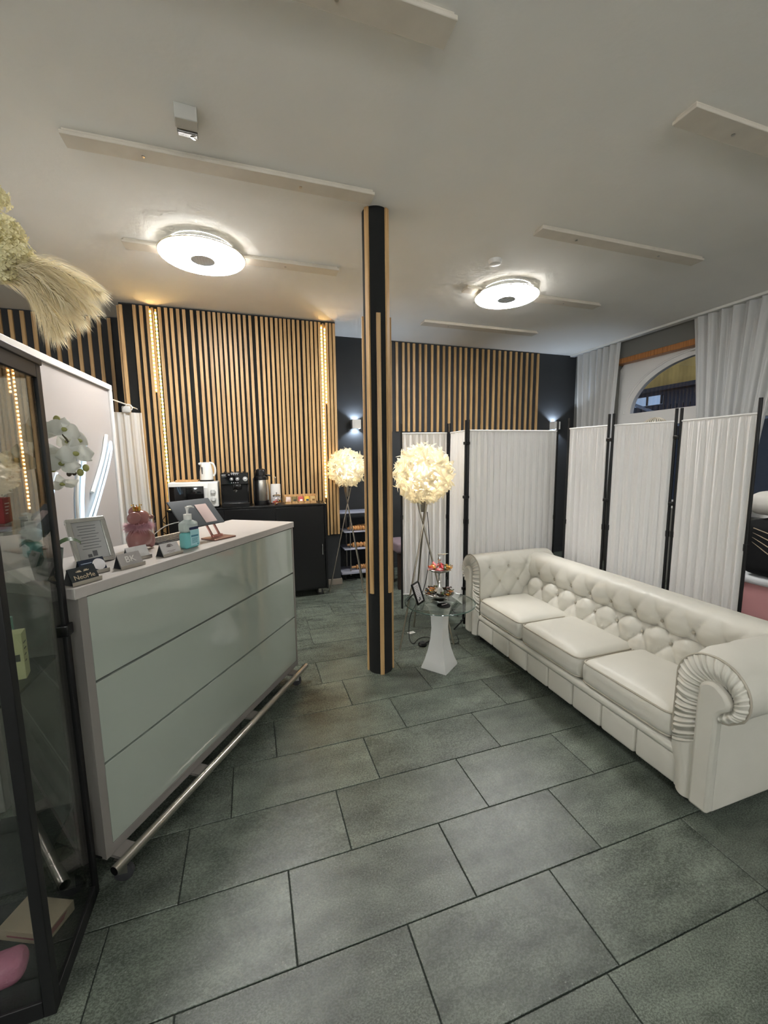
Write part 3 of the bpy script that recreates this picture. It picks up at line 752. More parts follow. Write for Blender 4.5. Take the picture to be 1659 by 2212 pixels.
# ================================================================== SIDE TABLE AND WHAT STANDS ON IT
TX, TY, TZ = 1.228, 2.508, 0.475
tb = thing('side_table', 'round glass side table on a white waisted pedestal beside the sofa', 'side table', (TX, TY, 0))
ped = MB(); rot = R(4+45-3.0)
prof = [(0.135, 0.0), (0.135, 0.012), (0.112, 0.06), (0.088, 0.13), (0.070, 0.21), (0.062, 0.29), (0.066, 0.37), (0.085, 0.44), (0.105, 0.466)]
ped.lathe(prof, n=4, M=Matrix.Rotation(R(-7), 3, 'Z'))
ped.build('pedestal', M_WHITEG, tb, angle=30)
MB().lathe([(0.0, 0.467), (0.240, 0.467), (0.245, 0.470), (0.245, 0.473), (0.240, 0.476), (0.0, 0.476)], n=64).build('glass_top', M_TABLEG, tb, angle=60)
MB().tube([(0.2445*math.cos(2*PI*i/64), 0.2445*math.sin(2*PI*i/64), 0.4715) for i in range(64)], 0.0038, 6, closed=True).build('glass_edge', mat('green_glass_edge', srgb(70, 92, 84), 0.1, coat=0.5), tb)
ZT_ = 0.4765
st = thing('tiered_stand', 'two-tier silver serving stand heaped with sweets on the glass table', 'serving stand', (TX+0.018, TY+0.045, ZT_))
def dish(r, z): return [(0.0, z), (r*0.6, z+0.001), (r*0.9, z+0.012), (r, z+0.022), (r*1.01, z+0.024), (r*0.985, z+0.026), (r*0.88, z+0.016), (r*0.6, z+0.006), (0.0, z+0.005)]
MB().lathe([(0.055, 0.0), (0.055, 0.006), (0.03, 0.014), (0.02, 0.03)], n=28).build('foot', M_CHROME, st)
MB().lathe(dish(0.105, 0.028), n=40).build('lower_dish', M_SILVER, st)
MB().lathe([(0.052, 0.034), (0.048, 0.052), (0.028, 0.075), (0.014, 0.10), (0.009, 0.125), (0.012, 0.13), (0.008, 0.14), (0.0075, 0.19), (0.012, 0.20), (0.012, 0.21)], n=24).build('stem', M_SILVER, st)
MB().lathe(dish(0.083, 0.205), n=40).build('upper_dish', M_SILVER, st)
MB().lathe([(0.008, 0.21), (0.0075, 0.27), (0.013, 0.275), (0.008, 0.285), (0.013, 0.295), (0.008, 0.305), (0.006, 0.325)], n=16).build('finial', M_CHROME, st)
MB().tube([(-0.01, 0.004, 0.328), (0.03, -0.006, 0.330), (0.06, -0.014, 0.334)], [0.006, 0.005, 0.002], 8).build('finial_bar', M_CHROME, st)
cand = [mat('sweet_red', srgb(200, 50, 60), 0.3), mat('sweet_pink', srgb(230, 130, 130), 0.3), mat('sweet_green', srgb(70, 84, 50), 0.3), mat('sweet_gold', srgb(196, 140, 60), 0.3, metal=0.3), mat('sweet_white', srgb(232, 224, 214), 0.4), mat('sweet_orange', srgb(222, 110, 60), 0.3)]
choc = [mat('choc_brown', srgb(70, 38, 26), 0.3), MATS['sweet_gold'], mat('choc_caramel', srgb(170, 104, 52), 0.35), MATS['sweet_green'], mat('choc_dark', srgb(40, 34, 30), 0.25)]
rc = random.Random(4)
def sweet_mesh(m_):
    mb = MB().rbox((0, 0, 0), (0.024, 0.014, 0.011), 0.005, 2, 0, 1)
    for s_ in (-1, 1):
        mb.add([(s_*0.011, 0, 0), (s_*0.022, -0.008, 0.003), (s_*0.022, 0.008, -0.002), (s_*0.021, 0.0, 0.006)], [(0, 1, 3), (0, 3, 2), (0, 2, 1)])
    return mb.mesh('wrapped_sweet', m_)
sm = [sweet_mesh(m_) for m_ in cand]; cm_ = [sweet_mesh(m_) for m_ in choc]
SWEET = {'sweet_red': 'red', 'sweet_pink': 'pink', 'sweet_green': 'green', 'sweet_gold': 'gold', 'sweet_white': 'white', 'sweet_orange': 'orange', 'choc_brown': 'brown', 'choc_caramel': 'caramel', 'choc_dark': 'black'}
def heap(meshes, r, z, cnt, lab, grp, rmin):
    for i in range(cnt):
        a = i*2.399+rc.uniform(-0.3, 0.3); q = rmin+(r-rmin)*math.sqrt((i+0.5)/cnt)*0.98
        lay = 0.012 if i % 3 == 0 else 0.0
        o = put(meshes[rc.randrange(len(meshes))], 'wrapped_sweet', None, (TX+0.018+q*math.cos(a), TY+0.045+q*math.sin(a), ZT_+z+lay+0.010*(q/r)**2), (rc.uniform(-0.4, 0.4), rc.uniform(-0.4, 0.4), rc.uniform(0, 6.28)))
        o.scale = (1.35, 1.35, 1.35); tag(o, SWEET[o.data.materials[0].name]+lab, 'sweet', grp)
heap(sm, 0.070, 0.226, 40, ' wrapped sweet heaped on the upper dish of the silver stand', 'sweets on the upper dish', 0.015)
heap(cm_, 0.088, 0.050, 34, ' wrapped sweet heaped on the lower dish of the silver stand', 'sweets on the lower dish', 0.055)
for (a, b, lab) in (((-0.035, -0.02, 0.222), (-0.098, -0.015, 0.238), 'white lollipop stick poking out left over the upper dish'), ((-0.03, 0.0, 0.222), (0.0, 0.03, 0.275), 'white lollipop stick standing up beside the stand finial')):
    l_ = thing('lollipop', lab, 'lollipop', (TX+0.018, TY+0.045, ZT_), 0, 'lollipops on the upper dish')
    MB().cyl(a, b, 0.0018, n=6).build('stick', M_WHITEP, l_); MB().sphere(a, 0.009, 8).build('candy', cand[0], l_)
pf = thing('photo_frame', 'small black picture frame with a printed sheet on the glass table', 'picture frame', (TX-0.128, TY+0.020, ZT_), R(42))
def frame_parts(t, w, h, bw, th, tilt, m_, paper, z0=0.0, lines=0):
    Rm = Matrix.Rotation(-tilt, 3, 'X')     # leans back (+y is behind)
    def tr(p): q = Rm @ Vector(p); return (q.x, q.y, q.z+z0)
    def bxr(mb, x0, x1, y0, y1, za, zb):
        o = len(mb.v); vs_ = [tr((x, y, z)) for z in (za, zb) for y in (y0, y1) for x in (x0, x1)]
        mb.add(vs_, [(0, 2, 3, 1), (4, 5, 7, 6), (0, 1, 5, 4), (2, 6, 7, 3), (0, 4, 6, 2), (1, 3, 7, 5)])
    a = MB(); bxr(a, -w/2, w/2, 0, th, 0, bw); bxr(a, -w/2, w/2, 0, th, h-bw, h); bxr(a, -w/2, -w/2+bw, 0, th, bw, h-bw); bxr(a, w/2-bw, w/2, 0, th, bw, h-bw)
    fo = a.build('frame', m_, t, bevel=0.002)
    b = MB(); bxr(b, -w/2+bw*0.8, w/2-bw*0.8, th*0.45, th*0.8, bw*0.8, h-bw*0.8); sh = b.build('sheet', paper, t)
    if lines:
        ln = MB(); rl_ = random.Random(9)
        for i in range(lines):
            z = h-bw-0.018-i*(h-2*bw-0.05)/lines; ww = (w-2*bw)*rl_.uniform(0.55, 0.8)/2
            bxr(ln, -ww, ww-0.004, th*0.40, th*0.45, z, z+0.0022)
        bxr(ln, -0.004, 0.012, th*0.40, th*0.45, bw+0.012, bw+0.034); bxr(ln, -0.022, -0.008, th*0.40, th*0.45, bw+0.010, bw+0.022)
        tag(ln.build('printed_lines', mat('print_grey', srgb(96, 96, 98), 0.7), sh, smooth=False), kind='stuff')
    g = MB(); e0 = Rm @ Vector((0, th, h*0.62)); g.add([(-0.012, e0.y, e0.z+z0), (0.012, e0.y, e0.z+z0), (0.02, e0.y+h*0.42, z0+0.001), (-0.02, e0.y+h*0.42, z0+0.001), (-0.012, e0.y+0.003, e0.z+z0), (0.012, e0.y+0.003, e0.z+z0), (0.02, e0.y+h*0.42+0.004, z0+0.001), (-0.02, e0.y+h*0.42+0.004, z0+0.001)],
          [(0, 1, 2, 3), (7, 6, 5, 4), (0, 4, 5, 1), (1, 5, 6, 2), (2, 6, 7, 3), (3, 7, 4, 0)])
    g.build('easel_back', M_BLACKP, t, smooth=False)
M_PAPER = mat('paper', srgb(226, 222, 222), 0.7); M_PAPERG = mat('grey_paper', srgb(176, 176, 174), 0.6)
frame_parts(pf, 0.105, 0.150, 0.011, 0.012, R(20), M_BLACKP, M_PAPER, 0.0, 7)
ds = thing('pen_dish', 'small round black dish holding a silver pen on the glass table', 'dish', (TX-0.012, TY-0.085, ZT_))
MB().lathe([(0.0, 0.0), (0.045, 0.0), (0.047, 0.005), (0.045, 0.007), (0.0, 0.0045)], n=32).build('plate', M_BLACKP, ds)
MB().cyl((-0.02, -0.004, 0.010), (0.03, 0.012, 0.010), 0.004, n=8).build('pen', M_CHROME, ds)

# ================================================================== RECEPTION DESK
DO = Vector((-0.54, 1.487, 0)); DA = R(56.14); DL, DD, DZ = 1.425, 0.45, 1.08
du_ = Vector((math.cos(DA), math.sin(DA), 0)); dn_ = Vector((-math.sin(DA), math.cos(DA), 0))
def dp(u, v, z=DZ): q = DO+du_*u+dn_*v; return (q.x, q.y, z)
desk = thing('reception_desk', 'grey reception desk with three pale green glass front panels on castors', 'reception desk', tuple(DO), DA)
MB().bb(0.012, DL-0.012, 0.02, DD, 0.105, DZ-0.035).build('body', M_GREYT, desk, bevel=0.003)
MB().bb(-0.004, DL+0.004, -0.004, DD+0.01, DZ-0.037, DZ).build('worktop', M_GREYL, desk, bevel=0.003)
MB().bb(0.008, 0.036, 0.0, 0.02, 0.105, DZ-0.037).build('stile', M_GREYT, desk); MB().bb(DL-0.022, DL-0.006, 0.0, 0.02, 0.105, DZ-0.037).build('stile', M_GREYT, desk)
MB().bb(0.012, DL-0.012, 0.002, 0.02, 0.105, 0.140).build('bottom_rail', M_GREYT, desk, bevel=0.002)
for z0, z1 in ((0.143, 0.441), (0.450, 0.741), (0.750, DZ-0.040)):
    MB().bb(0.038, DL-0.024, 0.001, 0.018, z0, z1).build('glass_panel', M_MINT, desk, bevel=0.0015)
MB().tube([(-0.012, -0.055, 0.10), (DL+0.005, -0.055, 0.10)], 0.0165, 16).build('foot_rail', M_STEEL, desk)
for u in (0.0, DL-0.005): MB().cyl((u-0.008 if u == 0 else u+0.008, -0.055, 0.10), (u-0.013 if u == 0 else u+0.011, -0.055, 0.10), 0.0155, n=16).build('end_cap', M_BLACKP, desk)
for u in (0.06, 0.45, 0.86, 1.32): MB().bb(u-0.03, u+0.03, -0.06, 0.06, 0.092, 0.104).build('bracket', M_GREYT, desk)
MB().bb(0.02, DL-0.02, 0.05, DD-0.03, 0.085, 0.105).build('chassis', M_BLACKM, desk)
def caster(par, x, y, h=0.085, rz=0.3):
    c = MB().bb(x-0.02, x+0.02, y-0.02, y+0.02, h-0.006, h).cyl((x, y, h-0.02), (x, y, h), 0.012, n=10).build('castor', M_STEEL, par)
    fk = MB()
    for s_ in (-1, 1): fk.box((x+s_*0.014*math.cos(rz), y+s_*0.014*math.sin(rz), h-0.035), (0.003, 0.03, 0.04), rot=(0, 0, rz))
    fk.build('fork', M_STEEL, c)
    ax = Vector((math.cos(rz), math.sin(rz), 0)); p = Vector((x, y, 0.031))
    MB().tube([p-ax*0.011, p-ax*0.009, p+ax*0.009, p+ax*0.011], [0.026, 0.031, 0.031, 0.026], 20).build('wheel', mat('caster_rubber', srgb(58, 58, 60), 0.5), c)
for x, y in ((0.045, -0.028), (DL-0.075, -0.022), (0.08, DD-0.08), (DL-0.08, DD-0.08)): caster(desk, x, y, 0.09, 0.5)

def card_holder(u, v, rot_deg, lab, cardm, text=None, textm=None, extra=None, size=0.024, hol=M_STEEL):
    t = thing('card_holder', lab, 'card holder', dp(u, v), DA+R(rot_deg), 'business card holders on the desk')
    w = 0.094
    b = MB(); b.bb(-w/2, w/2, -0.026, -0.0235, 0.0, 0.014); b.bb(-w/2, w/2, -0.026, 0.026, 0.0, 0.002)
    b.build('tray', hol, t, smooth=False)
    e = MB()
    for s_ in (-1, 1):
        e.prism([(-0.016, 0.001), (0.026, 0.001), (0.004, 0.050)], s_*(w/2-0.004)-0.001, s_*(w/2-0.004)+0.001, lambda a, b_, h: (h, a, b_))
    e.build('end_plate', mat('holder_dark', srgb(40, 42, 46), 0.3, metal=0.6), t, smooth=False)
    tilt = R(28)
    c = MB().box((0, 0, 0.028), (0.086, 0.005, 0.056)).build('cards', cardm, t, (0, -0.020, 0.003)); c.rotation_euler = (-tilt, 0, 0)
    if text: text_part(text, size, textm, c, (0.0, -0.0032, 0.0215 if extra == 'wings' else 0.030), (PI/2, 0, 0))
    if extra == 'wings':
        for s_ in (-1, 1):
            wg = MB()
            for k in range(4):
                a = R(20+14*k); l_ = 0.021-0.003*k
                x0 = s_*0.002; wg.add([(x0, -0.003, 0.038), (x0+s_*l_*math.cos(a), -0.003, 0.038+l_*math.sin(a)-0.002), (x0+s_*l_*0.9*math.cos(a), -0.003, 0.038+l_*math.sin(a)*0.72-0.004)], [(0, 1, 2)])
            wg.build('wing_emblem', textm, c, smooth=False)
    if extra == 'tree':
        tr_ = MB()
        for k in range(9):
            a = R(10+20*k); p = Vector((0.0, -0.0029, 0.036)); q = p+Vector((0.014*math.cos(a), 0, 0.012*math.sin(a)))
            tr_.tube([p, q], 0.0008, 4)
            tr_.tube([(0.014*math.cos(a)-0.002, -0.0029, 0.036+0.012*math.sin(a)), (0.014*math.cos(a)+0.003, -0.0029, 0.0365+0.012*math.sin(a))], 0.0013, 4)
        tr_.bb(-0.022, 0.02, -0.0031, -0.0027, 0.018, 0.0195); tr_.bb(-0.014, 0.012, -0.0031, -0.0027, 0.013, 0.0142)
        tr_.build('tree_emblem', textm, c, smooth=False)
    if extra == 'blue':
        MB().lathe([(0.0, 0.0), (0.0215, 0.0), (0.0215, 0.0006), (0.0, 0.0006)], (0, 0, 0), 28, Matrix.Rotation(PI/2, 3, 'X')).build('pale_disc', M_PAPER, c, (0.021, -0.0030, 0.030))
        d_ = MB(); d_.bb(-0.036, 0.0, -0.0035, -0.0028, 0.040, 0.043); d_.bb(-0.036, -0.012, -0.0035, -0.0028, 0.020, 0.022)
        d_.build('printed_lines', mat('print_pale', srgb(150, 160, 176), 0.6), c, smooth=False)
    return t
M_NAVY = mat('navy_card', srgb(24, 34, 52), 0.4); M_CARDB = mat('black_card', srgb(20, 27, 30), 0.4); M_GOLDP = mat('gold_print', srgb(190, 172, 146), 0.4, metal=0.2)
M_CARDW = mat('white_card', srgb(206, 203, 200), 0.5); M_CARDG = mat('taupe_card', srgb(158, 152, 148), 0.5); M_PRINTW = mat('white_print', srgb(222, 218, 212), 0.5)
card_holder(0.056, 0.036, -4, 'card holder with black cards lettered in gold at the near left corner of the desk', M_CARDB, 'NeoMe', M_GOLDP, 'wings', 0.022)
card_holder(0.150, 0.112, -8, 'card holder with dark blue cards in front of the silver frame', M_NAVY, None, None, 'blue')
card_holder(0.258, 0.062, -8, 'card holder with taupe cards showing two script initials', M_CARDG, 'BK', M_PRINTW, None, 0.034)
card_holder(0.362, 0.135, -10, 'card holder with blank white cards in front of the pink figurine', M_CARDW)
card_holder(0.455, 0.062, -6, 'card holder with white cards showing a tree, beside the sanitizer bottle', mat('tree_card', srgb(190, 186, 184), 0.5), None, mat('print_brown', srgb(96, 84, 80), 0.6), 'tree')

sf = thing('photo_frame', 'silver picture frame with a printed letter standing on the reception desk', 'picture frame', dp(0.270, 0.232, DZ+0.004), DA+R(-14))
frame_parts(sf, 0.135, 0.185, 0.016, 0.014, R(20), M_SILVER, M_PAPERG, 0.0, 9)

sa = thing('sanitizer_bottle', 'hand sanitizer pump bottle half full of turquoise liquid on the desk', 'bottle', dp(0.600, 0.085), DA+R(-6))
MB().rbox((0, 0, 0.037), (0.078, 0.046, 0.074), 0.012, 4, 0, 2).build('liquid', mat('turquoise_gel', srgb(122, 196, 196), 0.15, coat=0.3), sa)
M_FROST = mat('frosted_plastic', srgb(206, 216, 212), 0.3, transl=0.3)
b = MB()
b.rbox((0, 0, 0.098), (0.079, 0.047, 0.048), 0.012, 4, 0, 2)
b.lathe([(0.036, 0.112), (0.030, 0.122), (0.018, 0.129), (0.016, 0.136)], n=24)
b.build('bottle', M_FROST, sa)
MB().lathe([(0.0175, 0.131), (0.0175, 0.155), (0.008, 0.157)], n=20).build('collar', M_WHITEP, sa)
MB().lathe([(0.005, 0.155), (0.005, 0.172), (0.009, 0.186), (0.009, 0.189), (0.0, 0.190)], n=14).tube([(0, 0, 0.187), (0.02, -0.004, 0.188), (0.032, -0.008, 0.183)], [0.006, 0.005, 0.003], 8).build('pump_head', M_WHITEP, sa)
lb = MB().bb(-0.014, 0.036, -0.0246, -0.0238, 0.012, 0.084).build('label', mat('label_pale', srgb(160, 208, 214), 0.4), sa)
MB().bb(-0.018, 0.033, -0.0252, -0.0246, 0.085, 0.097).build('brand_band', mat('label_navy', srgb(22, 36, 72), 0.4), lb)
q = MB(); q.bb(-0.010, 0.030, -0.0252, -0.0246, 0.052, 0.060)
for i in range(5): q.bb(-0.006, 0.028-0.003*(i % 2), -0.0252, -0.0246, 0.024+0.005*i, 0.026+0.005*i)
q.bb(0.022, 0.030, -0.0252, -0.0246, 0.014, 0.019)
q.build('printed_lines', mat('label_blue', srgb(70, 130, 150), 0.5), lb, smooth=False)

pg = thing('piggy_bank', 'pink glazed animal money box with gold crown and feather boa on the desk', 'money box', dp(0.520, 0.285), DA+R(10))
M_PINK = mat('pink_glaze', srgb(146, 98, 94), 0.18, coat=0.4, var=(14, 0.06))
def blob(mb, c, r, s): mb.sphere(c, r, 14, s)
def metaball_mesh(name, els, m_, par, res=0.008):
    mbd = bpy.data.metaballs.new(name); mbd.resolution = res; mbd.threshold = 0.3; ob = bpy.data.objects.new(name+'_m', mbd); COL.objects.link(ob)
    for (c, r, s) in els:
        e = mbd.elements.new(type='ELLIPSOID'); e.co = c; e.radius = r*1.45; e.size_x, e.size_y, e.size_z = s
    bpy.context.view_layer.update()
    me = bpy.data.meshes.new_from_object(ob.evaluated_get(bpy.context.evaluated_depsgraph_get()))
    bpy.data.objects.remove(ob); bpy.data.metaballs.remove(mbd); me.materials.clear(); me.materials.append(m_); me.shade_smooth()
    return put(me, name, par)
try:
    body = metaball_mesh('body', [((0, 0, 0.05), 0.05, (1.15, 1.0, 1.0)), ((0.005, 0, 0.095), 0.034, (1, 1, 1.1)), ((-0.035, -0.012, 0.03), 0.032, (1, 1, 0.9)), ((0.038, -0.03, 0.035), 0.018, (0.9, 0.9, 1.9)), ((0.038, 0.025, 0.035), 0.018, (0.9, 0.9, 1.9)),
        ((0.01, -0.005, 0.145), 0.038, (1.1, 1.0, 0.9)), ((0.045, -0.010, 0.138), 0.019, (1.2, 1, 0.9))], M_PINK, pg)
except Exception as ex:
    body = MB().sphere((0, 0, 0.05), 0.05, 14).sphere((0.01, 0, 0.145), 0.04, 14).build('body', M_PINK, pg)
for x, y, z in ((-0.050, -0.022, 0.150), (0.036, 0.036, 0.166)):
    MB().sphere((x, y, z), 0.030, 12, (1.05, 0.4, 0.9), (0, 0, R(-20))).build('ear', M_PINK, pg)
MB().sphere((0.066, -0.016, 0.140), 0.014, 10, (0.7, 1.25, 0.75)).build('snout', mat('snout_glaze', srgb(140, 104, 92), 0.12, coat=0.5, metal=0.2), pg)
cr_ = MB().lathe([(0.015, 0.176), (0.0165, 0.186)], n=20)
for k in range(5):
    a = 2*PI*k/5; cr_.add([(0.0165*math.cos(a-0.5), 0.0165*math.sin(a-0.5), 0.186), (0.0165*math.cos(a+0.5), 0.0165*math.sin(a+0.5), 0.186), (0.020*math.cos(a), 0.020*math.sin(a), 0.201)], [(0, 1, 2)])
    cr_.sphere((0.020*math.cos(a), 0.020*math.sin(a), 0.202), 0.0032, 6)
cr_.build('crown', mat('gold_glaze', srgb(214, 176, 90), 0.15, metal=1.0), pg, weld=False)
boa = MB(); rb_ = random.Random(2)
for i in range(1800):
    a = rb_.uniform(0, 2*PI); d = Vector((math.cos(a), math.sin(a), rb_.uniform(-0.55, 0.55))).normalized(); p = Vector((0.004+0.036*math.cos(a), 0.036*math.sin(a), 0.108+rb_.uniform(-0.012, 0.010)))
    e = p+d*rb_.uniform(0.022, 0.044)+Vector((0, 0, rb_.uniform(-0.012, 0.004))); s_ = Vector((-math.sin(a), math.cos(a), rb_.uniform(-0.3, 0.3)))*0.0013
    boa.add([p-s_, p+s_, e], [(0, 1, 2)])
tag(boa.build('feather_boa', mat('pink_feather', srgb(226, 186, 194), 0.8, transl=0.3), pg, weld=False, smooth=False), kind='stuff')

kb = thing('keyboard', 'dark flat keyboard lying behind the sanitizer bottle on the desk', 'keyboard', dp(0.745, 0.325), DA+R(-2))
MB().box((0, 0, 0.006), (0.26, 0.115, 0.008), rot=(R(3), 0, 0)).build('case', mat('keyboard_dark', srgb(48, 46, 46), 0.4), kb, bevel=0.002)
kk = MB()
for i in range(13):
    for j in range(5): kk.box((-0.118+0.0195*i, -0.042+0.021*j, 0.0115+0.0011*j-0.002), (0.016, 0.017, 0.003))
tag(kk.build('keys', mat('key_dark', srgb(66, 62, 60), 0.5), kb, smooth=False), kind='stuff')
ts = thing('tablet_stand', 'rose gold folding tablet stand on the reception desk', 'tablet stand', dp(0.83, 0.105), DA+R(-12))
M_ROSE = mat('rose_gold', srgb(222, 168, 158), 0.25, metal=0.9)
MB().rbox((0.0, 0.0, 0.004), (0.135, 0.105, 0.008), 0.0035, 2, 0, 1).build('base_plate', mat('rose_brown', srgb(150, 116, 104), 0.3, metal=0.7), ts)
for x in (-0.022, 0.022):
    MB().box((x-0.018, 0.02, 0.05), (0.008, 0.010, 0.105), rot=(R(-12), R(-20), 0)).build('arm_bar', M_ROSE, ts)
MB().box((0.0, 0.012, 0.012), (0.06, 0.018, 0.016)).build('lower_hinge', M_ROSE, ts, bevel=0.002)
MB().box((-0.036, 0.03, 0.100), (0.06, 0.018, 0.014)).build('upper_hinge', M_ROSE, ts, bevel=0.002)
tabrot = Euler((R(-42), 0, R(3)), 'XYZ')
tcn = (-0.085, 0.045, 0.140)
tt = thing('tablet', 'dark grey tablet seen from behind on the rose gold stand', 'tablet', tuple(Vector(dp(0.83, 0.105))+Matrix.Rotation(DA+R(-12), 3, 'Z') @ Vector(tcn)), (R(-42), 0, DA+R(-9)))
MB().rbox((0, 0, 0), (0.245, 0.007, 0.165), 0.0033, 2, 0, 1).build('case', mat('tablet_case', srgb(78, 82, 86), 0.55), tt)
MB().rbox((0.045, -0.0048, -0.012), (0.07, 0.0025, 0.115), 0.001, 2, 0, 1).build('back_plate', mat('pale_rose', srgb(214, 190, 184), 0.4), tt)
MB().tube(smooth_path([dp(0.60, 0.36, DZ+0.006), dp(0.62, 0.33, DZ+0.03), dp(0.66, 0.27, DZ+0.085), dp(0.72, 0.20, DZ+0.105)]), 0.0025, 6).build('charging_cable', M_WHITEP)
tag(bpy.data.objects['charging_cable'], 'white charging cable arching up to the tablet', 'cable')
cl_ = thing('desk_clip', 'tiny shiny white clip lying near the back edge of the desk', 'clip', dp(0.37, 0.40)); MB().rbox((0, 0, 0.006), (0.022, 0.012, 0.012), 0.004, 2, 0, 1).build('clip_body', M_WHITEG, cl_); MB().cyl((0.008, 0, 0.010), (0.016, 0.004, 0.010), 0.003, n=8).build('clip_lever', M_CHROME, cl_)

# orchid in a grey pot
orc = thing('orchid', 'white orchid in a grey-green pot at the left end of the desk', 'plant', dp(0.065, 0.200))
MB().lathe([(0.032, 0), (0.036, 0.002), (0.047, 0.085), (0.049, 0.10), (0.045, 0.10), (0.043, 0.085), (0.0, 0.08)], n=28).build('pot', mat('pot_greygreen', srgb(92, 106, 100), 0.5), orc)
M_STEM = mat('orchid_stem', srgb(74, 66, 44), 0.6); M_LEAF = mat('orchid_leaf', srgb(60, 84, 46), 0.4); M_PETAL = mat('orchid_petal', srgb(226, 226, 218), 0.6, transl=0.35); M_BUD = mat('orchid_bud', srgb(176, 176, 110), 0.5, transl=0.2)
ob_ = Vector(dp(0.065, 0.200))
def lw(x, y, z): return Vector((x, y, z))-ob_
MB().tube(smooth_path([lw(ob_.x, ob_.y, 1.16), lw(-0.66, 1.63, 1.38), lw(-0.655, 1.63, 1.53), lw(-0.60, 1.64, 1.585), lw(-0.555, 1.65, 1.50), lw(-0.575, 1.65, 1.43)]), 0.003, 6).build('stem', M_STEM, orc)
for a, l_ in ((30, 0.10), (150, 0.11), (270, 0.09)):
    d = Vector((math.cos(R(a)), math.sin(R(a)), 0)); s_ = Vector((-d.y, d.x, 0))
    MB().grid(8, 3, lambda u, v: d*(l_*u)+s_*(0.022*math.sin(PI*min(1, u*0.92+0.08))*(v*2-1))+Vector((0, 0, 0.085+0.05*math.sin(PI*u*0.8)-0.01*abs(v*2-1)))).build('leaf', M_LEAF, orc, weld=False)
def orchid_flower(c, nrm, size, par, seed):
    rs = random.Random(seed); nrm = Vector(nrm).normalized(); Q = nrm.to_track_quat('Z', 'Y').to_matrix()
    t0 = rs.uniform(-0.4, 0.4)
    f_ = None
    for k, (a, ln, wd) in enumerate(((90, 1, 0.62), (210, 1, 0.6), (330, 1, 0.6), (0, 1.1, 0.95), (180, 1.1, 0.95))):
        a = R(a)+t0; d = Vector((math.cos(a), math.sin(a), 0)); s_ = Vector((-d.y, d.x, 0)); h = 0.004 if k < 3 else 0.007
        def fn(u, v):
            w = size*wd*0.62*math.sin(PI*(0.06+0.90*u)**0.8)
            p = d*(size*ln*u)+s_*(w*(2*v-1))+Vector((0, 0, h+size*0.22*math.sin(PI*u*0.9)-size*0.15*u*u-size*0.08*(2*v-1)**2))
            return Q @ p+Vector(c)
        o = MB().grid(8, 6, fn).build('petal', M_PETAL, par, angle=180, weld=False)
    MB().sphere(Vector(c)+nrm*0.008, size*0.2, 8, (1, 1, 0.8)).build('flower_centre', M_BUD, par)
fl_spots = [((-0.640, 1.62, 1.575), (0.1, -1, -0.1), 0.050), ((-0.575, 1.63, 1.580), (0.6, -0.7, 0.2), 0.046), ((-0.548, 1.66, 1.545), (0.9, -0.3, 0.2), 0.042), ((-0.632, 1.64, 1.520), (-0.2, -1, -0.5), 0.046), ((-0.585, 1.62, 1.470), (0.3, -1, 0.0), 0.046),
            ((-0.548, 1.63, 1.500), (0.5, -0.8, 0.3), 0.050), ((-0.600, 1.65, 1.408), (0.2, -0.6, -0.7), 0.042), ((-0.690, 1.60, 1.485), (-0.1, -1, -0.3), 0.050), ((-0.59, 1.69, 1.54), (0.3, 0.6, 0.6), 0.044)]
for i, (c, nr, sz) in enumerate(fl_spots): orchid_flower(tuple(Vector(c)-ob_), nr, sz, orc, i)
for c in ((-0.592, 1.64, 1.615), (-0.528, 1.65, 1.455), (-0.545, 1.65, 1.44), (-0.61, 1.62, 1.455)): MB().sphere(Vector(c)-ob_, 0.010, 8, (1, 1, 1.3)).build('bud', M_BUD, orc)
for c in ((-0.575, 1.64, 1.435), (-0.560, 1.64, 1.438), (-0.545, 1.64, 1.462)): MB().sphere(Vector(c)-ob_, 0.007, 8, (1, 1, 1.2)).build('bud', mat('dark_bud', srgb(60, 48, 36), 0.6), orc)

# ================================================================== SIDEBOARD AND COFFEE CORNER
SX0, SX1, SY0, SY1, SZ = -0.76, 0.768, 4.33, 4.645, 1.015
sb = thing('sideboard', 'black sideboard on castors under the slatted wall', 'sideboard', ((SX0+SX1)/2, (SY0+SY1)/2, 0))
ox, oy = (SX0+SX1)/2, (SY0+SY1)/2
MB().bb(SX0-ox, SX1-ox-0.001, SY0-oy+0.02, SY1-oy, 0.075, SZ-0.02).build('carcass', M_BLACKW, sb, bevel=0.003)
MB().bb(SX0-ox-0.005, SX1-ox+0.006, SY0-oy-0.002, SY1-oy, SZ-0.02, SZ).build('top', M_BLACKW, sb, bevel=0.003)
for i in range(3):
    xa = SX0-ox+0.004+i*(SX1-SX0-0.028)/3; xb = xa+(SX1-SX0-0.028)/3-0.004
    d_ = MB().bb(xa, xb, SY0-oy, SY0-oy+0.018, 0.10, SZ-0.026).build('door', M_BLACKW, sb, bevel=0.002)
    MB().tube([(xb-0.028, SY0-oy, 0.585), (xb-0.028, SY0-oy-0.022, 0.580), (xb-0.028, SY0-oy-0.022, 0.465), (xb-0.028, SY0-oy, 0.460)], 0.0045, 8).build('handle', M_CHROME, d_)
MB().bb(SX1-ox-0.02, SX1-ox+0.002, SY0-oy, SY1-oy, 0.075, SZ-0.02).build('end_panel', M_BLACKW, sb, bevel=0.002)
MB().tube([(SX1-ox+0.002, 0.02, 0.60), (SX1-ox+0.022, 0.02, 0.595), (SX1-ox+0.022, 0.02, 0.515), (SX1-ox+0.002, 0.02, 0.51)], 0.005, 8).build('handle', M_CHROME, sb)
for x in (SX0-ox+0.09, SX1-ox-0.08):
    for y in (-0.09, 0.09): caster(sb, x, y, 0.078, 1.2)
mw = thing('microwave', 'white microwave oven with dark glass door on the black sideboard', 'microwave', (-0.522, 4.49, SZ))
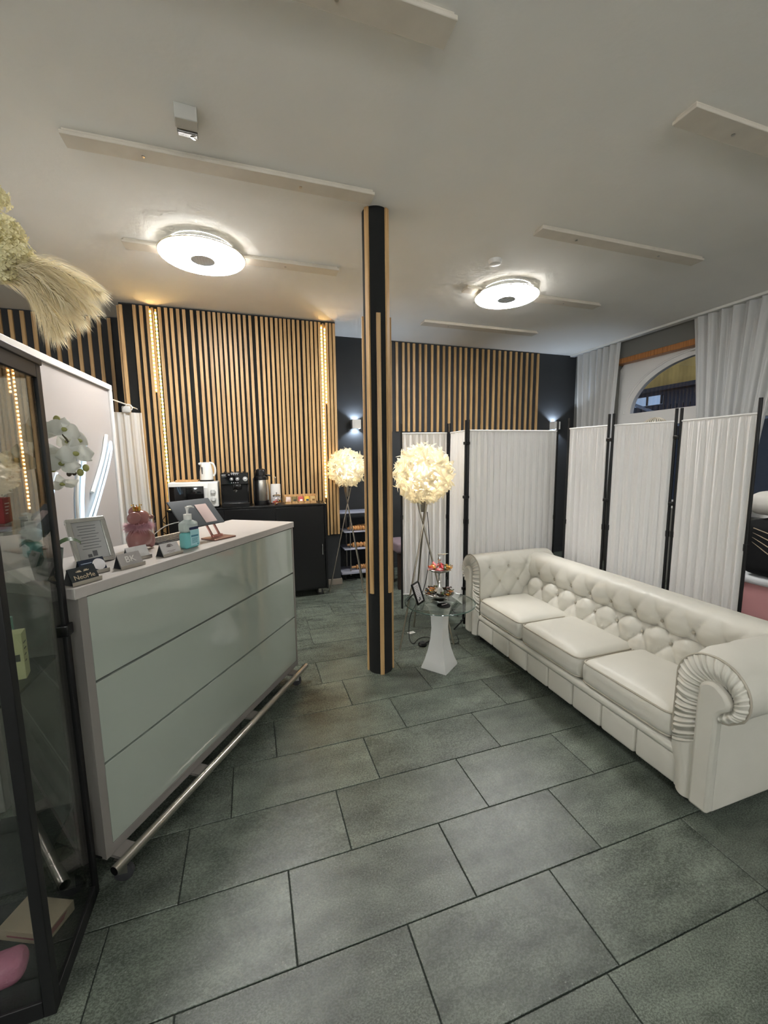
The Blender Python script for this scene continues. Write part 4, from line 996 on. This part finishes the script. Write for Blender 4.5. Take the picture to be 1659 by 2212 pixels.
mb = MB().rbox((0, 0, 0.135), (0.445, 0.28, 0.250), 0.012, 3, 0, 2).build('body', M_WHITEP, mw)
MB().rbox((-0.045, -0.142, 0.135), (0.350, 0.012, 0.236), 0.005, 2, 0, 1).build('door', M_WHITEP, mw)
MB().rbox((-0.060, -0.149, 0.140), (0.305, 0.004, 0.160), 0.0018, 2, 0, 1).build('door_glass', M_BLACKG, mw)
MB().rbox((0.112, -0.156, 0.135), (0.028, 0.022, 0.150), 0.008, 3, 0, 1).build('door_handle', mat('handle_grey', srgb(205, 204, 200), 0.35), mw)
MB().rbox((0.176, -0.142, 0.135), (0.086, 0.010, 0.236), 0.004, 2, 0, 1).build('control_panel', M_WHITEP, mw)
for z in (0.165, 0.092):
    k_ = MB().lathe([(0.026, 0), (0.024, 0.016), (0.020, 0.02), (0.0, 0.02)], (0, 0, 0), 24, Matrix.Rotation(PI/2, 3, 'X')).build('knob', mat('knob_grey', srgb(196, 196, 194), 0.4), mw, (0.176, -0.147, z))
    MB().box((0, -0.021, 0), (0.006, 0.004, 0.036)).build('pointer', M_WHITEP, k_)
for x in (-0.19, 0.19):
    MB().lathe([(0.014, 0), (0.014, 0.012)], (x, -0.1, 0), 10).build('foot', M_BLACKP, mw)
kt = thing('kettle', 'white electric kettle standing on the microwave', 'kettle', (-0.408, 4.49, SZ+0.260)); kt.scale = (1.12, 1.12, 1.18)
MB().lathe([(0.058, 0), (0.060, 0.012), (0.0, 0.012)], n=28).build('power_base', M_BLACKP, kt)
MB().lathe([(0.056, 0.013), (0.057, 0.02), (0.055, 0.08), (0.048, 0.13), (0.044, 0.150), (0.036, 0.160), (0.0, 0.163)], n=32).build('jug', M_WHITEP, kt)
MB().tube(smooth_path([(0.030, -0.01, 0.158), (0.058, -0.012, 0.150), (0.074, -0.014, 0.115), (0.074, -0.014, 0.07), (0.058, -0.012, 0.045)]), 0.0085, 8).build('handle', M_WHITEP, kt)
MB().tube([(-0.036, -0.030, 0.148), (-0.058, -0.030, 0.150)], [0.016, 0.008], 10).build('spout', M_WHITEP, kt)
MB().box((-0.030, -0.045, 0.092), (0.010, 0.012, 0.060), rot=(R(6), 0, R(-33))).build('level_window', mat('smoke_grey', srgb(84, 84, 86), 0.2), kt, bevel=0.003)
ty = thing('wooden_tray', 'flat pale wooden tray lying on the microwave beside the kettle', 'tray', (-0.585, 4.49, SZ+0.2605))
MB().box((0, 0, 0.004), (0.20, 0.15, 0.006)).build('tray_floor', M_TEAWOOD, ty)
for s_ in (-1, 1):
    MB().box((0, s_*0.073, 0.012), (0.20, 0.006, 0.012)).build('tray_edge', M_TEAWOOD, ty); MB().box((s_*0.098, 0, 0.012), (0.006, 0.14, 0.012)).build('tray_edge', M_TEAWOOD, ty)
cf = thing('coffee_machine', 'black coffee machine with chrome dials on the sideboard', 'coffee machine', (-0.140, 4.49, SZ))
MB().bb(-0.132, 0.132, -0.06, 0.13, 0.0, 0.345).build('body', M_BLACKP, cf, bevel=0.008)
MB().bb(-0.132, 0.132, -0.155, -0.05, 0.225, 0.345).build('control_head', M_BLACKG, cf, bevel=0.008)
MB().bb(-0.132, 0.132, -0.165, -0.05, 0.0, 0.045).build('drip_tray', M_BLACKP, cf, bevel=0.006)
for x in (-0.125, 0.125): MB().bb(x-0.008, x+0.008, -0.15, -0.05, 0.04, 0.23).build('side_cheek', M_BLACKG, cf, bevel=0.003)
MB().rbox((0.02, -0.125, 0.205), (0.085, 0.05, 0.06), 0.01, 2, 0, 1).build('spout_block', M_BLACKG, cf)
em = MB()
for k in range(6):
    a = PI*k/6; em.tube([(0.006*math.cos(2*a), -0.152, 0.165+0.006*math.sin(2*a)), (0.02*math.cos(2*a), -0.152, 0.165+0.014*math.sin(2*a))], 0.0018, 5)
em.build('steel_emblem', M_CHROME, cf)
for x, z, r_ in ((-0.028, 0.282, 0.019), (0.026, 0.282, 0.019), (0.100, 0.282, 0.024)):
    k_ = MB().lathe([(r_, 0), (r_*0.94, 0.008), (r_*0.8, 0.008), (r_*0.78, 0.004), (0, 0.004)], (0, 0, 0), 24, Matrix.Rotation(PI/2, 3, 'X')).build('dial', M_CHROME, cf, (x, -0.156, z))
    MB().sphere((0, -0.008, 0), r_*0.5, 8).build('dial_cap', mat('dial_cap', srgb(206, 206, 206), 0.3), k_)
pr = MB(); pr.bb(-0.118, -0.08, -0.1565, -0.1555, 0.318, 0.328); pr.bb(-0.118, -0.075, -0.1565, -0.1555, 0.306, 0.309)
for i in range(4): pr.bb(-0.03+0.018*i, -0.02+0.018*i, -0.1565, -0.1555, 0.322, 0.334)
for i in range(4): pr.bb(-0.034+0.02*i, -0.026+0.02*i, -0.1565, -0.1555, 0.240, 0.250)
pr.add([(-0.062, -0.157, 0.324), (-0.045, -0.157, 0.333), (-0.045, -0.157, 0.315)], [(0, 1, 2)])
tag(pr.build('panel_print', mat('print_silver', srgb(150, 150, 150), 0.4), cf, smooth=False), kind='stuff')
for i in range(4): MB().lathe([(0.014, 0.345), (0.014, 0.352)], (-0.09+0.06*i, 0.03, 0), 12).build('cup_rail_stud', M_BLACKP, cf)
ap_ = thing('airpot', 'stainless steel pump airpot with black lid on the sideboard', 'vacuum jug', (0.118, 4.50, SZ))
MB().lathe([(0.078, 0), (0.080, 0.02), (0.078, 0.045), (0.0, 0.045)], n=32).build('base', M_BLACKP, ap_)
MB().lathe([(0.070, 0.045), (0.072, 0.05), (0.070, 0.25), (0.066, 0.268)], n=36).build('cylinder', M_STEEL, ap_)
MB().lathe([(0.074, 0.262), (0.076, 0.285), (0.070, 0.302), (0.0, 0.302)], n=32).build('collar', M_BLACKP, ap_)
MB().lathe([(0.060, 0.302), (0.062, 0.340), (0.052, 0.366), (0.025, 0.378), (0.0, 0.38)], n=28).build('lid', M_BLACKP, ap_)
MB().tube([(0.05, -0.02, 0.312), (0.085, -0.035, 0.308), (0.098, -0.040, 0.298)], [0.010, 0.008, 0.006], 10).build('spout', M_BLACKP, ap_)
MB().bb(-0.084, -0.066, -0.02, 0.02, 0.02, 0.28).build('side_spine', M_BLACKP, ap_, bevel=0.004)
kr = thing('paper_roll', 'white paper towel roll on a steel holder behind the glass jar', 'paper roll', (0.262, 4.545, SZ))
MB().lathe([(0.055, 0), (0.055, 0.008), (0.0, 0.008)], n=24).build('holder_base', M_STEEL, kr)
MB().cyl((0, 0, 0), (0, 0, 0.275), 0.006, n=10).build('holder_rod', M_STEEL, kr); MB().sphere((0, 0, 0.28), 0.011, 8).build('rod_knob', M_CHROME, kr)
MB().lathe([(0.016, 0.010), (0.052, 0.010), (0.053, 0.015), (0.053, 0.205), (0.052, 0.21), (0.016, 0.21)], n=36).build('roll', mat('tissue', srgb(232, 228, 222), 0.9, bump=(90, 0.15, 0.002)), kr)
jr = thing('glass_jar', 'round clear glass jar with metal lid in front of the paper roll', 'jar', (0.262, 4.40, SZ))
MB().lathe([(0.045, 0.0), (0.058, 0.012), (0.060, 0.045), (0.050, 0.072), (0.036, 0.085), (0.036, 0.092)], n=28).build('glass', glass_mat('jar_glass', (0.86, 0.86, 0.88, 1)), jr)
MB().lathe([(0.040, 0.090), (0.040, 0.100), (0.020, 0.112), (0.005, 0.114), (0.005, 0.124), (0.008, 0.130), (0.0, 0.133)], n=24).build('lid', M_CHROME, jr)
jf = random.Random(8)
for i in range(16):
    put(sm[i % 6], 'filling_sweet', jr, (jf.uniform(-0.03, 0.03), jf.uniform(-0.03, 0.03), 0.008+0.0025*i), (jf.uniform(0, 3), jf.uniform(0, 3), jf.uniform(0, 3)))
tbx = thing('tea_box', 'open wooden tea box with five compartments on the right end of the sideboard', 'tea box', (0.515, 4.47, SZ))
W_, D_, H_ = 0.335, 0.085, 0.085
MB().bb(-W_/2, W_/2, -D_/2, D_/2, 0, 0.006).build('bottom', M_TEAWOOD, tbx)
MB().bb(-W_/2, W_/2, -D_/2, -D_/2+0.006, 0.006, 0.026).build('front', M_TEAWOOD, tbx); MB().bb(-W_/2, W_/2, D_/2-0.006, D_/2, 0.006, H_+0.01).build('back', M_TEAWOOD, tbx)
for i in range(6):
    x = -W_/2+0.003+i*(W_-0.006)/5; MB().bb(x-0.003, x+0.003, -D_/2, D_/2-0.006, 0.006, H_-0.005).build('divider', M_TEAWOOD, tbx)
for i, (c, lab) in enumerate(((srgb(224, 206, 196), 'pale tea sachets in the left compartment of the tea box'), (srgb(120, 104, 62), 'olive tea sachets in the second compartment of the tea box'), (srgb(206, 96, 90), 'red tea sachets in the middle compartment of the tea box'), (srgb(226, 186, 70), 'yellow tea sachets in the fourth compartment of the tea box'), (srgb(196, 166, 112), 'beige tea sachets in the right compartment of the tea box'))):
    x = 0.515-W_/2+0.003+(i+0.5)*(W_-0.006)/5
    t = thing('tea_sachets', lab, 'tea sachets', (x, 4.47, SZ+0.0065), 0, 'tea sachets in the wooden box')
    for j in range(4): MB().box((0, -0.028+0.013*j, 0.033), (0.052, 0.009, 0.062), rot=(R(-12), 0, R(2*(j % 2)))).build('sachet', mat('sachet_%s' % 'abcde'[i], c, 0.5), t)
    MB().box((0.004, -0.0345, 0.028), (0.028, 0.001, 0.022), rot=(R(-12), 0, 0)).build('sachet_print', mat('sachet_print_%s' % 'abcde'[i], [srgb(200, 170, 160), srgb(60, 56, 40), srgb(240, 220, 215), srgb(40, 70, 90), srgb(120, 90, 50)][i], 0.5), t)
# tangle of cables left of the sideboard
MB().tube(smooth_path([(-0.80, 4.50, 0.95), (-0.83, 4.45, 0.90), (-0.79, 4.42, 0.86), (-0.84, 4.44, 0.80), (-0.80, 4.50, 0.72), (-0.82, 4.52, 0.4), (-0.84, 4.55, 0.01)]), 0.004, 6).build('power_cable', M_BLACKP)
tag(bpy.data.objects['power_cable'], 'black power cable hanging at the left end of the sideboard', 'cable')

# ================================================================== TROLLEY WITH WOODEN ROLLERS
tr = thing('shelf_trolley', 'small white trolley with four thin shelves beside the slatted wall', 'trolley', (1.34, 4.93, 0))
for z, w in ((0.835, 0.33), (0.60, 0.28), (0.385, 0.28), (0.09, 0.32)):
    MB().rbox((0, 0, z), (w*2, 0.30, 0.014 if z > 0.1 else 0.03), 0.006, 2, 0, 1).build('shelf', M_ACRYL, tr)
for x in (-0.2, 0.2):
    for y in (-0.11, 0.11): MB().cyl((x, y, 0.05), (x, y, 0.84), 0.008, n=10).build('upright', M_STEEL, tr)
for x in (-0.27, 0.27):
    for y in (-0.1, 0.1):
        c_ = MB().cyl((x-0.008, y, 0.025), (x+0.008, y, 0.025), 0.025, n=14).build('wheel', M_BLACKP, tr)
        MB().bb(x-0.012, x+0.012, y-0.012, y+0.012, 0.03, 0.078).build('wheel_fork', M_BLACKP, tr)
def roller(x, y, z, ln, r, nrib, lab, rot):
    t = thing('wooden_roller', lab, 'massage roller', (x, y, z), rot, 'wooden massage rollers on the trolley')
    pr_ = [(0.0, -ln/2), (r*0.45, -ln/2+0.002), (r*0.5, -ln/2+0.04), (r*0.4, -ln/2+0.06)]
    L2 = ln-0.12
    for i in range(nrib):
        s0 = -ln/2+0.06+L2*i/nrib; d = L2/nrib; pr_ += [(r*0.55, s0+0.001), (r, s0+d*0.3), (r, s0+d*0.7), (r*0.55, s0+d-0.001)]
    pr_ += [(r*0.4, ln/2-0.06), (r*0.5, ln/2-0.04), (r*0.45, ln/2-0.002), (0.0, ln/2)]
    MB().lathe(pr_, n=16, M=Matrix.Rotation(PI/2, 3, 'Y')).build('turned_body', M_ROLLER, t)
    return t
roller(1.31, 4.835, 0.638, 0.40, 0.030, 9, 'ribbed wooden massage roller on the second shelf of the trolley, in front', R(-6))
roller(1.33, 4.945, 0.638, 0.36, 0.030, 1, 'smooth wooden rolling pin on the second shelf of the trolley, behind the ribbed one', R(4))
roller(1.31, 4.86, 0.425, 0.40, 0.032, 6, 'thick beaded wooden massage roller on the third shelf of the trolley', R(-4))
roller(1.36, 4.88, 0.137, 0.40, 0.030, 10, 'fine ribbed wooden massage roller on the bottom shelf of the trolley', R(2))
MB().tube(smooth_path([(1.00, 4.98, 0.03), (1.06, 4.90, 0.008), (1.14, 4.82, 0.008), (1.20, 4.78, 0.008), (1.10, 4.76, 0.008), (1.05, 4.82, 0.008), (1.14, 4.90, 0.008), (1.26, 4.80, 0.008)]), 0.005, 6).build('floor_cable', M_BLACKP)
tag(bpy.data.objects['floor_cable'], 'black cable coiled on the floor under the trolley', 'cable')

# ================================================================== TALL WHITE UNIT, CURTAINS, NEON
wu = thing('tall_white_unit', 'tall white storage unit standing behind the reception desk', 'cabinet', (-1.20, 2.82, 0), R(-3.0))
MB().bb(-0.19, 0.19, -0.82, 0.83, 0.0, 2.01).build('body', mat('unit_greywhite', srgb(176, 171, 168), 0.5), wu, bevel=0.004)
MB().bb(-0.21, 0.205, -0.84, 0.85, 2.01, 2.05).build('top_board', M_WHITEG, wu, bevel=0.003)
MB().bb(0.19, 0.205, 0.805, 0.85, 0.0, 2.01).build('edge_strip', M_WHITEG, wu, bevel=0.003)
nrot = R(-3.0); nbase = Vector((-1.20, 2.82, 0))+Matrix.Rotation(nrot, 3, 'Z') @ Vector((0.191, 0.28, 1.05))
neon = thing('neon_sign', 'cool white neon sign of long narrow loops on the tall white unit', 'neon sign', tuple(nbase), nrot)
def nz(pts): return smooth_path([(0.018, y-3.1, z-1.05) for (y, z) in pts], 8)
for pts in ([(3.02, 1.10), (3.19, 1.25), (3.40, 1.47), (3.505, 1.60), (3.53, 1.625), (3.54, 1.60), (3.515, 1.54), (3.40, 1.40), (3.20, 1.20), (3.08, 1.08)],
            [(2.935, 1.10), (2.975, 1.30), (3.06, 1.52), (3.09, 1.62), (3.105, 1.62), (3.075, 1.50), (2.99, 1.28), (2.955, 1.10)],
            [(2.50, 1.10), (2.58, 1.22), (2.66, 1.36), (2.70, 1.42)]):
    MB().tube(nz(pts), 0.0065, 8).build('neon_tube', M_NEON, neon)
MB().tube(smooth_path([(0.012, 2.90-3.1, 0.03), (0.012, 2.93-3.1, 0.25), (0.012, 3.03-3.1, 0.50)]), 0.010, 6).build('white_backing', M_WHITEP, neon)
MB().tube(smooth_path([(0.013, 3.14-3.1, 0.23), (0.013, 3.36-3.1, 0.45), (0.013, 3.47-3.1, 0.62)]), 0.012, 6).build('white_backing', M_WHITEP, neon)
def curtain(name, lab, loc, dirv, top_w, bot_w, z0, z1, shift, nf, seed, par_rz=0, amp=0.035, m_=M_CURT):
    rs = random.Random(seed); ph = [rs.uniform(0, 6.28) for _ in range(4)]
    d = Vector((dirv[0], dirv[1], 0)).normalized(); nn = Vector((-d.y, d.x, 0))
    def fn(u, v):
        z = z0+(z1-z0)*v; w = bot_w+(top_w-bot_w)*v**1.6; c = shift*(1-v)**1.3
        off = amp*(0.45+0.55*(1-v))*(math.sin(2*PI*nf*u+ph[0]+0.9*math.sin(5*u+ph[1]))+0.35*math.sin(2*PI*nf*2.3*u+ph[2]))
        p = d*((u-0.5)*w+c)+nn*off; return (p.x, p.y, z)
    o = MB().grid(int(nf*14), 24, fn).build(name, m_, None, loc, angle=180, weld=False)
    return o
t = thing('curtain', 'sheer white curtain hanging at the far left of the arched window', 'curtain', (4.68, 4.66, 0), 0, 'window curtains')
c_ = curtain('cloth', '', (0, 0, 0), (0, 1), 0.72, 0.50, 0.05, ZC-0.03, -0.0, 6, 21, amp=0.05); c_.parent = t
t = thing('curtain', 'sheer white curtain hanging at the right of the arched window by the picture edge', 'curtain', (4.68, 2.93, 0), 0, 'window curtains')
c_ = curtain('cloth', '', (0, 0, 0), (0, 1), 0.90, 0.45, 0.05, ZC-0.03, 0.06, 8, 22, amp=0.05); c_.parent = t
t = thing('curtain', 'narrow white curtain hanging between the tall white unit and the slatted wall', 'curtain', (-1.02, 4.30, 0), 0)
c_ = curtain('cloth', '', (0, 0, 0), (1, 0.15), 0.235, 0.25, 0.04, 1.92, 0.02, 4, 23, amp=0.016); c_.parent = t
MB().tube([(-0.08, -0.62, 2.00), (0.0, -0.02, 1.99), (0.02, 0.30, 1.985)], 0.006, 8).build('rod', M_WHITEP, t)
MB().tube([(0.02+0.028*math.cos(a*PI/10), -0.005, 1.962+0.028*math.sin(a*PI/10)) for a in range(20)], 0.005, 6, closed=True).build('ring', M_WHITEP, t)
MB().rbox((0.0, -0.006, 1.945), (0.07, 0.03, 0.06), 0.012, 2, 0, 1).build('header_bunch', M_CURT, t)

# bouquet on the tall unit
bq = thing('dried_bouquet', 'cream pampas and hydrangea bouquet in a white vase on the tall white unit', 'bouquet', (-1.10, 2.22, 2.05))
MB().lathe([(0.05, 0), (0.085, 0.03), (0.095, 0.10), (0.07, 0.17), (0.045, 0.20), (0.05, 0.215), (0.042, 0.21), (0.036, 0.19), (0.0, 0.18)], n=28).build('vase', M_WHITEG, bq)
M_PAMPAS = mat('pampas', srgb(246, 236, 208), 0.85, transl=0.45); M_HYD = mat('hydrangea', srgb(232, 224, 182), 0.8, transl=0.3)
O_ = Vector((-1.10, 2.22, 2.05))
def plume(end, mid, seed, n=800, ln=0.10):
    rs = random.Random(seed); path = smooth_path([Vector((0, 0, 0.20)), Vector(mid)-O_, Vector(end)-O_], 14); k = len(path)
    MB().tube(path, 0.0025, 5).build('stem', M_STEM, bq)
    mb = MB()
    for i in range(n):
        s = rs.uniform(0.30, 1.0); j = min(k-2, int(s*(k-1))); p = path[j].lerp(path[j+1], s*(k-1)-j); tg = (path[j+1]-path[j]).normalized()
        r_ = Vector((rs.gauss(0, 1), rs.gauss(0, 1), rs.gauss(0, 1))); r_ = (r_-tg*r_.dot(tg)).normalized()
        l_ = ln*rs.uniform(0.6, 1.1)*(0.55+0.75*math.sin(PI*min(1, (s-0.25)/0.75))**0.7)
        q = p+(tg*0.85+r_*0.55).normalized()*l_*0.55; e = q+(tg*0.9+r_*0.45+Vector((0, 0, -0.45))).normalized()*l_*0.55
        w = tg.cross(r_)*0.0010
        mb.add([p-w, p+w, q+w, q-w, e], [(0, 1, 2, 3), (3, 2, 4)])
    tag(mb.build('pampas_plume', M_PAMPAS, bq, smooth=False, weld=False), kind='stuff')
for i, (e, md) in enumerate((((-0.60, 2.22, 2.225), (-0.80, 2.22, 2.315)), ((-0.635, 2.22, 2.155), (-0.82, 2.22, 2.295)), ((-0.685, 2.22, 2.10), (-0.85, 2.22, 2.26)), ((-0.775, 2.22, 2.03), (-0.88, 2.22, 2.22)), ((-0.66, 2.32, 2.27), (-0.85, 2.27, 2.32)), ((-0.74, 2.20, 2.06), (-0.87, 2.2, 2.24)), ((-0.70, 2.15, 2.14), (-0.86, 2.18, 2.27)))):
    plume(e, md, 30+i)
def hydrangea(c, r, seed, n=110):
    rs = random.Random(seed); mb = MB(); c = Vector(c)-O_
    for i in range(n):
        z = 1-2*(i+0.5)/n; a = i*2.39996; rr = math.sqrt(1-z*z); d = Vector((rr*math.cos(a), rr*math.sin(a), z)); p = c+d*r*rs.uniform(0.75, 1.08)
        Q = (d+Vector((rs.gauss(0, .35), rs.gauss(0, .35), rs.gauss(0, .35)))).normalized().to_track_quat('Z', 'Y').to_matrix(); s_ = rs.uniform(0.011, 0.017)
        for k in range(4):
            b = k*PI/2; pts = [(0, 0, 0), (s_*math.cos(b-0.6), s_*math.sin(b-0.6), 0.004), (s_*1.25*math.cos(b), s_*1.25*math.sin(b), 0.002), (s_*math.cos(b+0.6), s_*math.sin(b+0.6), 0.004)]
            mb.add([Q @ Vector(q)+p for q in pts], [(0, 1, 2, 3)])
    MB().tube(smooth_path([Vector((0, 0, 0.20)), (c+Vector((-0.05, 0, 0.0)))*0.6, c]), 0.003, 5).build('stem', M_STEM, bq)
    tag(mb.build('hydrangea_head', M_HYD, bq, smooth=False, weld=False), kind='stuff')
hydrangea((-0.905, 2.22, 2.425), 0.058, 50); hydrangea((-0.875, 2.21, 2.335), 0.062, 51); hydrangea((-0.915, 2.18, 2.275), 0.06, 52); hydrangea((-0.930, 2.22, 2.555), 0.045, 53, 60); hydrangea((-0.98, 2.2, 2.36), 0.075, 54)

# ================================================================== GLASS DISPLAY CABINET AT THE LEFT
VX0, VX1, VY0, VY1, VZ = -1.02, -0.565, 1.155, 1.492, 1.757
vt = thing('display_cabinet', 'black framed glass display cabinet cut off by the left picture edge', 'display cabinet', (VX0, VY0, 0))
vw, vd = VX1-VX0, VY1-VY0
for x in (0.014, vw-0.014):
    for y in (0.014, vd-0.014): MB().box((x, y, VZ/2), (0.028, 0.028, VZ)).build('post', M_BLACKM, vt, bevel=0.002)
for z in (0.025, VZ-0.02):
    h = 0.05 if z < 1 else 0.04
    for y in (0.014, vd-0.014): MB().box((vw/2, y, z), (vw-0.056, 0.028, h)).build('cross_bar', M_BLACKM, vt, bevel=0.002)
    for x in (0.014, vw-0.014): MB().box((x, vd/2, z), (0.028, vd-0.056, h)).build('cross_bar', M_BLACKM, vt, bevel=0.002)
MB().bb(-0.004, vw+0.004, -0.004, vd+0.004, VZ-0.002, VZ+0.018).build('top_cap', M_BLACKM, vt, bevel=0.003)
MB().bb(vw-0.010, vw-0.006, 0.026, vd-0.026, 0.05, VZ-0.04).build('side_pane', M_VITRINE, vt, smooth=False)
MB().bb(0.026, vw-0.026, 0.006, 0.010, 0.05, VZ-0.04).build('door_pane', M_VITRINE, vt, smooth=False)
MB().bb(0.026, vw-0.026, vd-0.010, vd-0.006, 0.05, VZ-0.04).build('back_pane', M_VITRINE, vt, smooth=False)
M_SHELF = mat('dark_shelf', srgb(40, 42, 40), 0.35)
for z in (0.365, 0.875, 1.30):
    MB().bb(0.02, vw-0.03, 0.03, vd-0.03, z, z+0.008).build('shelf', M_SHELF if z < 1 else glass_mat('shelf_glass', (0.85, 0.88, 0.86, 1)), vt, smooth=False)
MB().bb(0.02, vw-0.02, 0.02, vd-0.02, 0.03, 0.05).build('bottom_plate', M_BLACKW, vt)
MB().rbox((vw-0.006, vd-0.02, 0.955), (0.032, 0.040, 0.036), 0.003, 2, 0, 1).build('lock_clip', M_BLACKP, vt)
def carton(lab, loc, s, rz, col, print_col, cat='box'):
    t = thing('product_box', lab, cat, loc, rz, 'goods in the display cabinet')
    MB().box((0, 0, s[2]/2), s).build('carton', mat('carton_%d' % int(sum(col[:3])*1e4), col, 0.5), t, bevel=0.001)
    q = MB(); pm = mat('carton_print_%d' % int(sum(print_col[:3])*1e4), print_col, 0.5)
    for k in range(4): q.bb(s[0]/2, s[0]/2+0.0005, -s[1]*0.3, s[1]*0.25-0.004*k, s[2]*(0.75-0.13*k), s[2]*(0.75-0.13*k)+0.003)
    q.bb(-s[0]*0.3, s[0]*0.3, -s[1]/2-0.0005, -s[1]/2, s[2]*0.4, s[2]*0.55)
    q.build('carton_print', pm, t, smooth=False)
carton('pale yellow carton standing on the middle shelf of the display cabinet', (-0.635, 1.335, 0.8835), (0.040, 0.045, 0.130), R(12), srgb(214, 212, 160), srgb(60, 60, 50))
carton('mint green carton behind the yellow one in the display cabinet', (-0.690, 1.395, 0.8835), (0.040, 0.045, 0.150), R(8), srgb(150, 196, 180), srgb(230, 236, 232))
carton('flat cream and pink patterned box on the floor of the display cabinet', (-0.695, 1.385, 0.0505), (0.16, 0.10, 0.035), R(-24), srgb(206, 184, 160), srgb(170, 90, 100))
carton('red carton on the glass shelf near the top of the display cabinet', (-0.70, 1.40, 1.3085), (0.11, 0.05, 0.07), R(5), srgb(170, 40, 44), srgb(230, 200, 200))
bg = thing('gift_pouch', 'glossy pink gift pouch on the floor of the display cabinet', 'pouch', (-0.78, 1.235, 0.0505), R(8))
MB().rbox((0, 0, 0.035), (0.24, 0.08, 0.07), 0.03, 4, 0.01, 4).build('pouch', mat('pink_foil', srgb(214, 130, 160), 0.2, bump=(30, 0.8, 0.01)), bg); MB().tube([(-0.05, -0.02, 0.072), (0.0, -0.025, 0.079), (0.05, -0.02, 0.074)], 0.004, 6).build('ribbon', M_CARDW, bg)

# ================================================================== BEHIND THE SCREENS
bd = thing('treatment_bed', 'pink treatment bed with white sheet behind the screens at the right picture edge', 'bed', (3.45, 1.30, 0))
MB().rbox((0, 0, 0.50), (0.72, 1.30, 0.36), 0.06, 3, 0, 3).build('mattress', mat('pink_vinyl', srgb(206, 150, 150), 0.45), bd)
MB().rbox((0, 0.20, 0.665), (0.76, 0.95, 0.05), 0.02, 3, 0.01, 3).build('sheet', mat('white_sheet', srgb(220, 222, 224), 0.8, bump=(8, 0.6, 0.02)), bd)
MB().bb(-0.25, 0.25, -0.5, 0.5, 0.0, 0.33).build('pedestal', M_GREYT, bd, bevel=0.01)
bk_ = thing('blanket', 'folded black blanket with gold marbled lines on the treatment bed', 'blanket', (3.45, 1.50, 0.70))
MB().rbox((0, 0, 0.18), (0.78, 0.60, 0.36), 0.07, 4, 0.02, 4).build('folded_cloth', mat('black_fleece', srgb(16, 17, 19), 0.9), bk_)
for k in range(4):
    MB().tube(smooth_path([(-0.385, -0.24+0.02*k, 0.10+0.05*k), (-0.392, -0.08, 0.16+0.045*k), (-0.392, 0.05, 0.12+0.05*k), (-0.387, 0.22, 0.22+0.03*k)]), 0.0035, 5).build('gold_line', M_GOLDP, bk_)
pl = thing('pillow', 'white pillow on top of the black blanket at the right picture edge', 'pillow', (3.45, 1.50, 1.085))
MB().rbox((0, 0, 0.08), (0.74, 0.60, 0.15), 0.07, 4, 0.02, 4).build('pillow_case', mat('pillow_white', srgb(226, 222, 214), 0.85), pl); MB().rbox((-0.0, 0, 0.012), (0.56, 0.46, 0.024), 0.01, 2, 0, 1).build('hem', M_WHITEP, pl)
stl = thing('stool', 'low dark stool with mauve cushion half hidden behind the column', 'stool', (1.78, 4.40, 0))
MB().rbox((0, 0, 0.48), (0.50, 0.40, 0.12), 0.03, 3, 0.01, 2).build('cushion', mat('mauve_cloth', srgb(122, 106, 112), 0.85), stl)
for x in (-0.2, 0.2):
    for y in (-0.15, 0.15): MB().box((x, y, 0.21), (0.05, 0.05, 0.42)).build('leg', mat('dark_walnut', srgb(48, 36, 30), 0.5), stl)
wk = thing('wicker_ornament', 'pale wicker loop ornament showing just above the middle screen', 'ornament', (4.0, 3.20, 0))
MB().cyl((0, 0, 0), (0, 0, 1.70), 0.012, n=10).build('pole', M_WHITEP, wk); MB().lathe([(0.12, 0), (0.12, 0.02), (0, 0.02)], n=24).build('base', M_WHITEP, wk)
lp = MB()
for k in range(14):
    a = PI*k/14; lp.tube([(0.13*math.cos(a)*math.cos(2*PI*i/20), 0.13*math.sin(a)*math.cos(2*PI*i/20), 1.74+0.13*math.sin(2*PI*i/20)) for i in range(20)], 0.005, 5, closed=True)
tag(lp.build('wicker_loops', mat('wicker_pale', srgb(196, 188, 172), 0.8), wk, weld=False), kind='stuff')
sp = thing('floor_plate', 'small white sticker on the floor beside the feather lamp foot', 'sticker', (1.25, 3.10, 0.0005), R(8)); MB().bb(-0.03, 0.03, -0.018, 0.018, 0, 0.002).build('plate', M_WHITEP, sp); MB().bb(-0.022, 0.022, -0.003, 0.003, 0.002, 0.0024).build('slot', M_GREYT, sp)
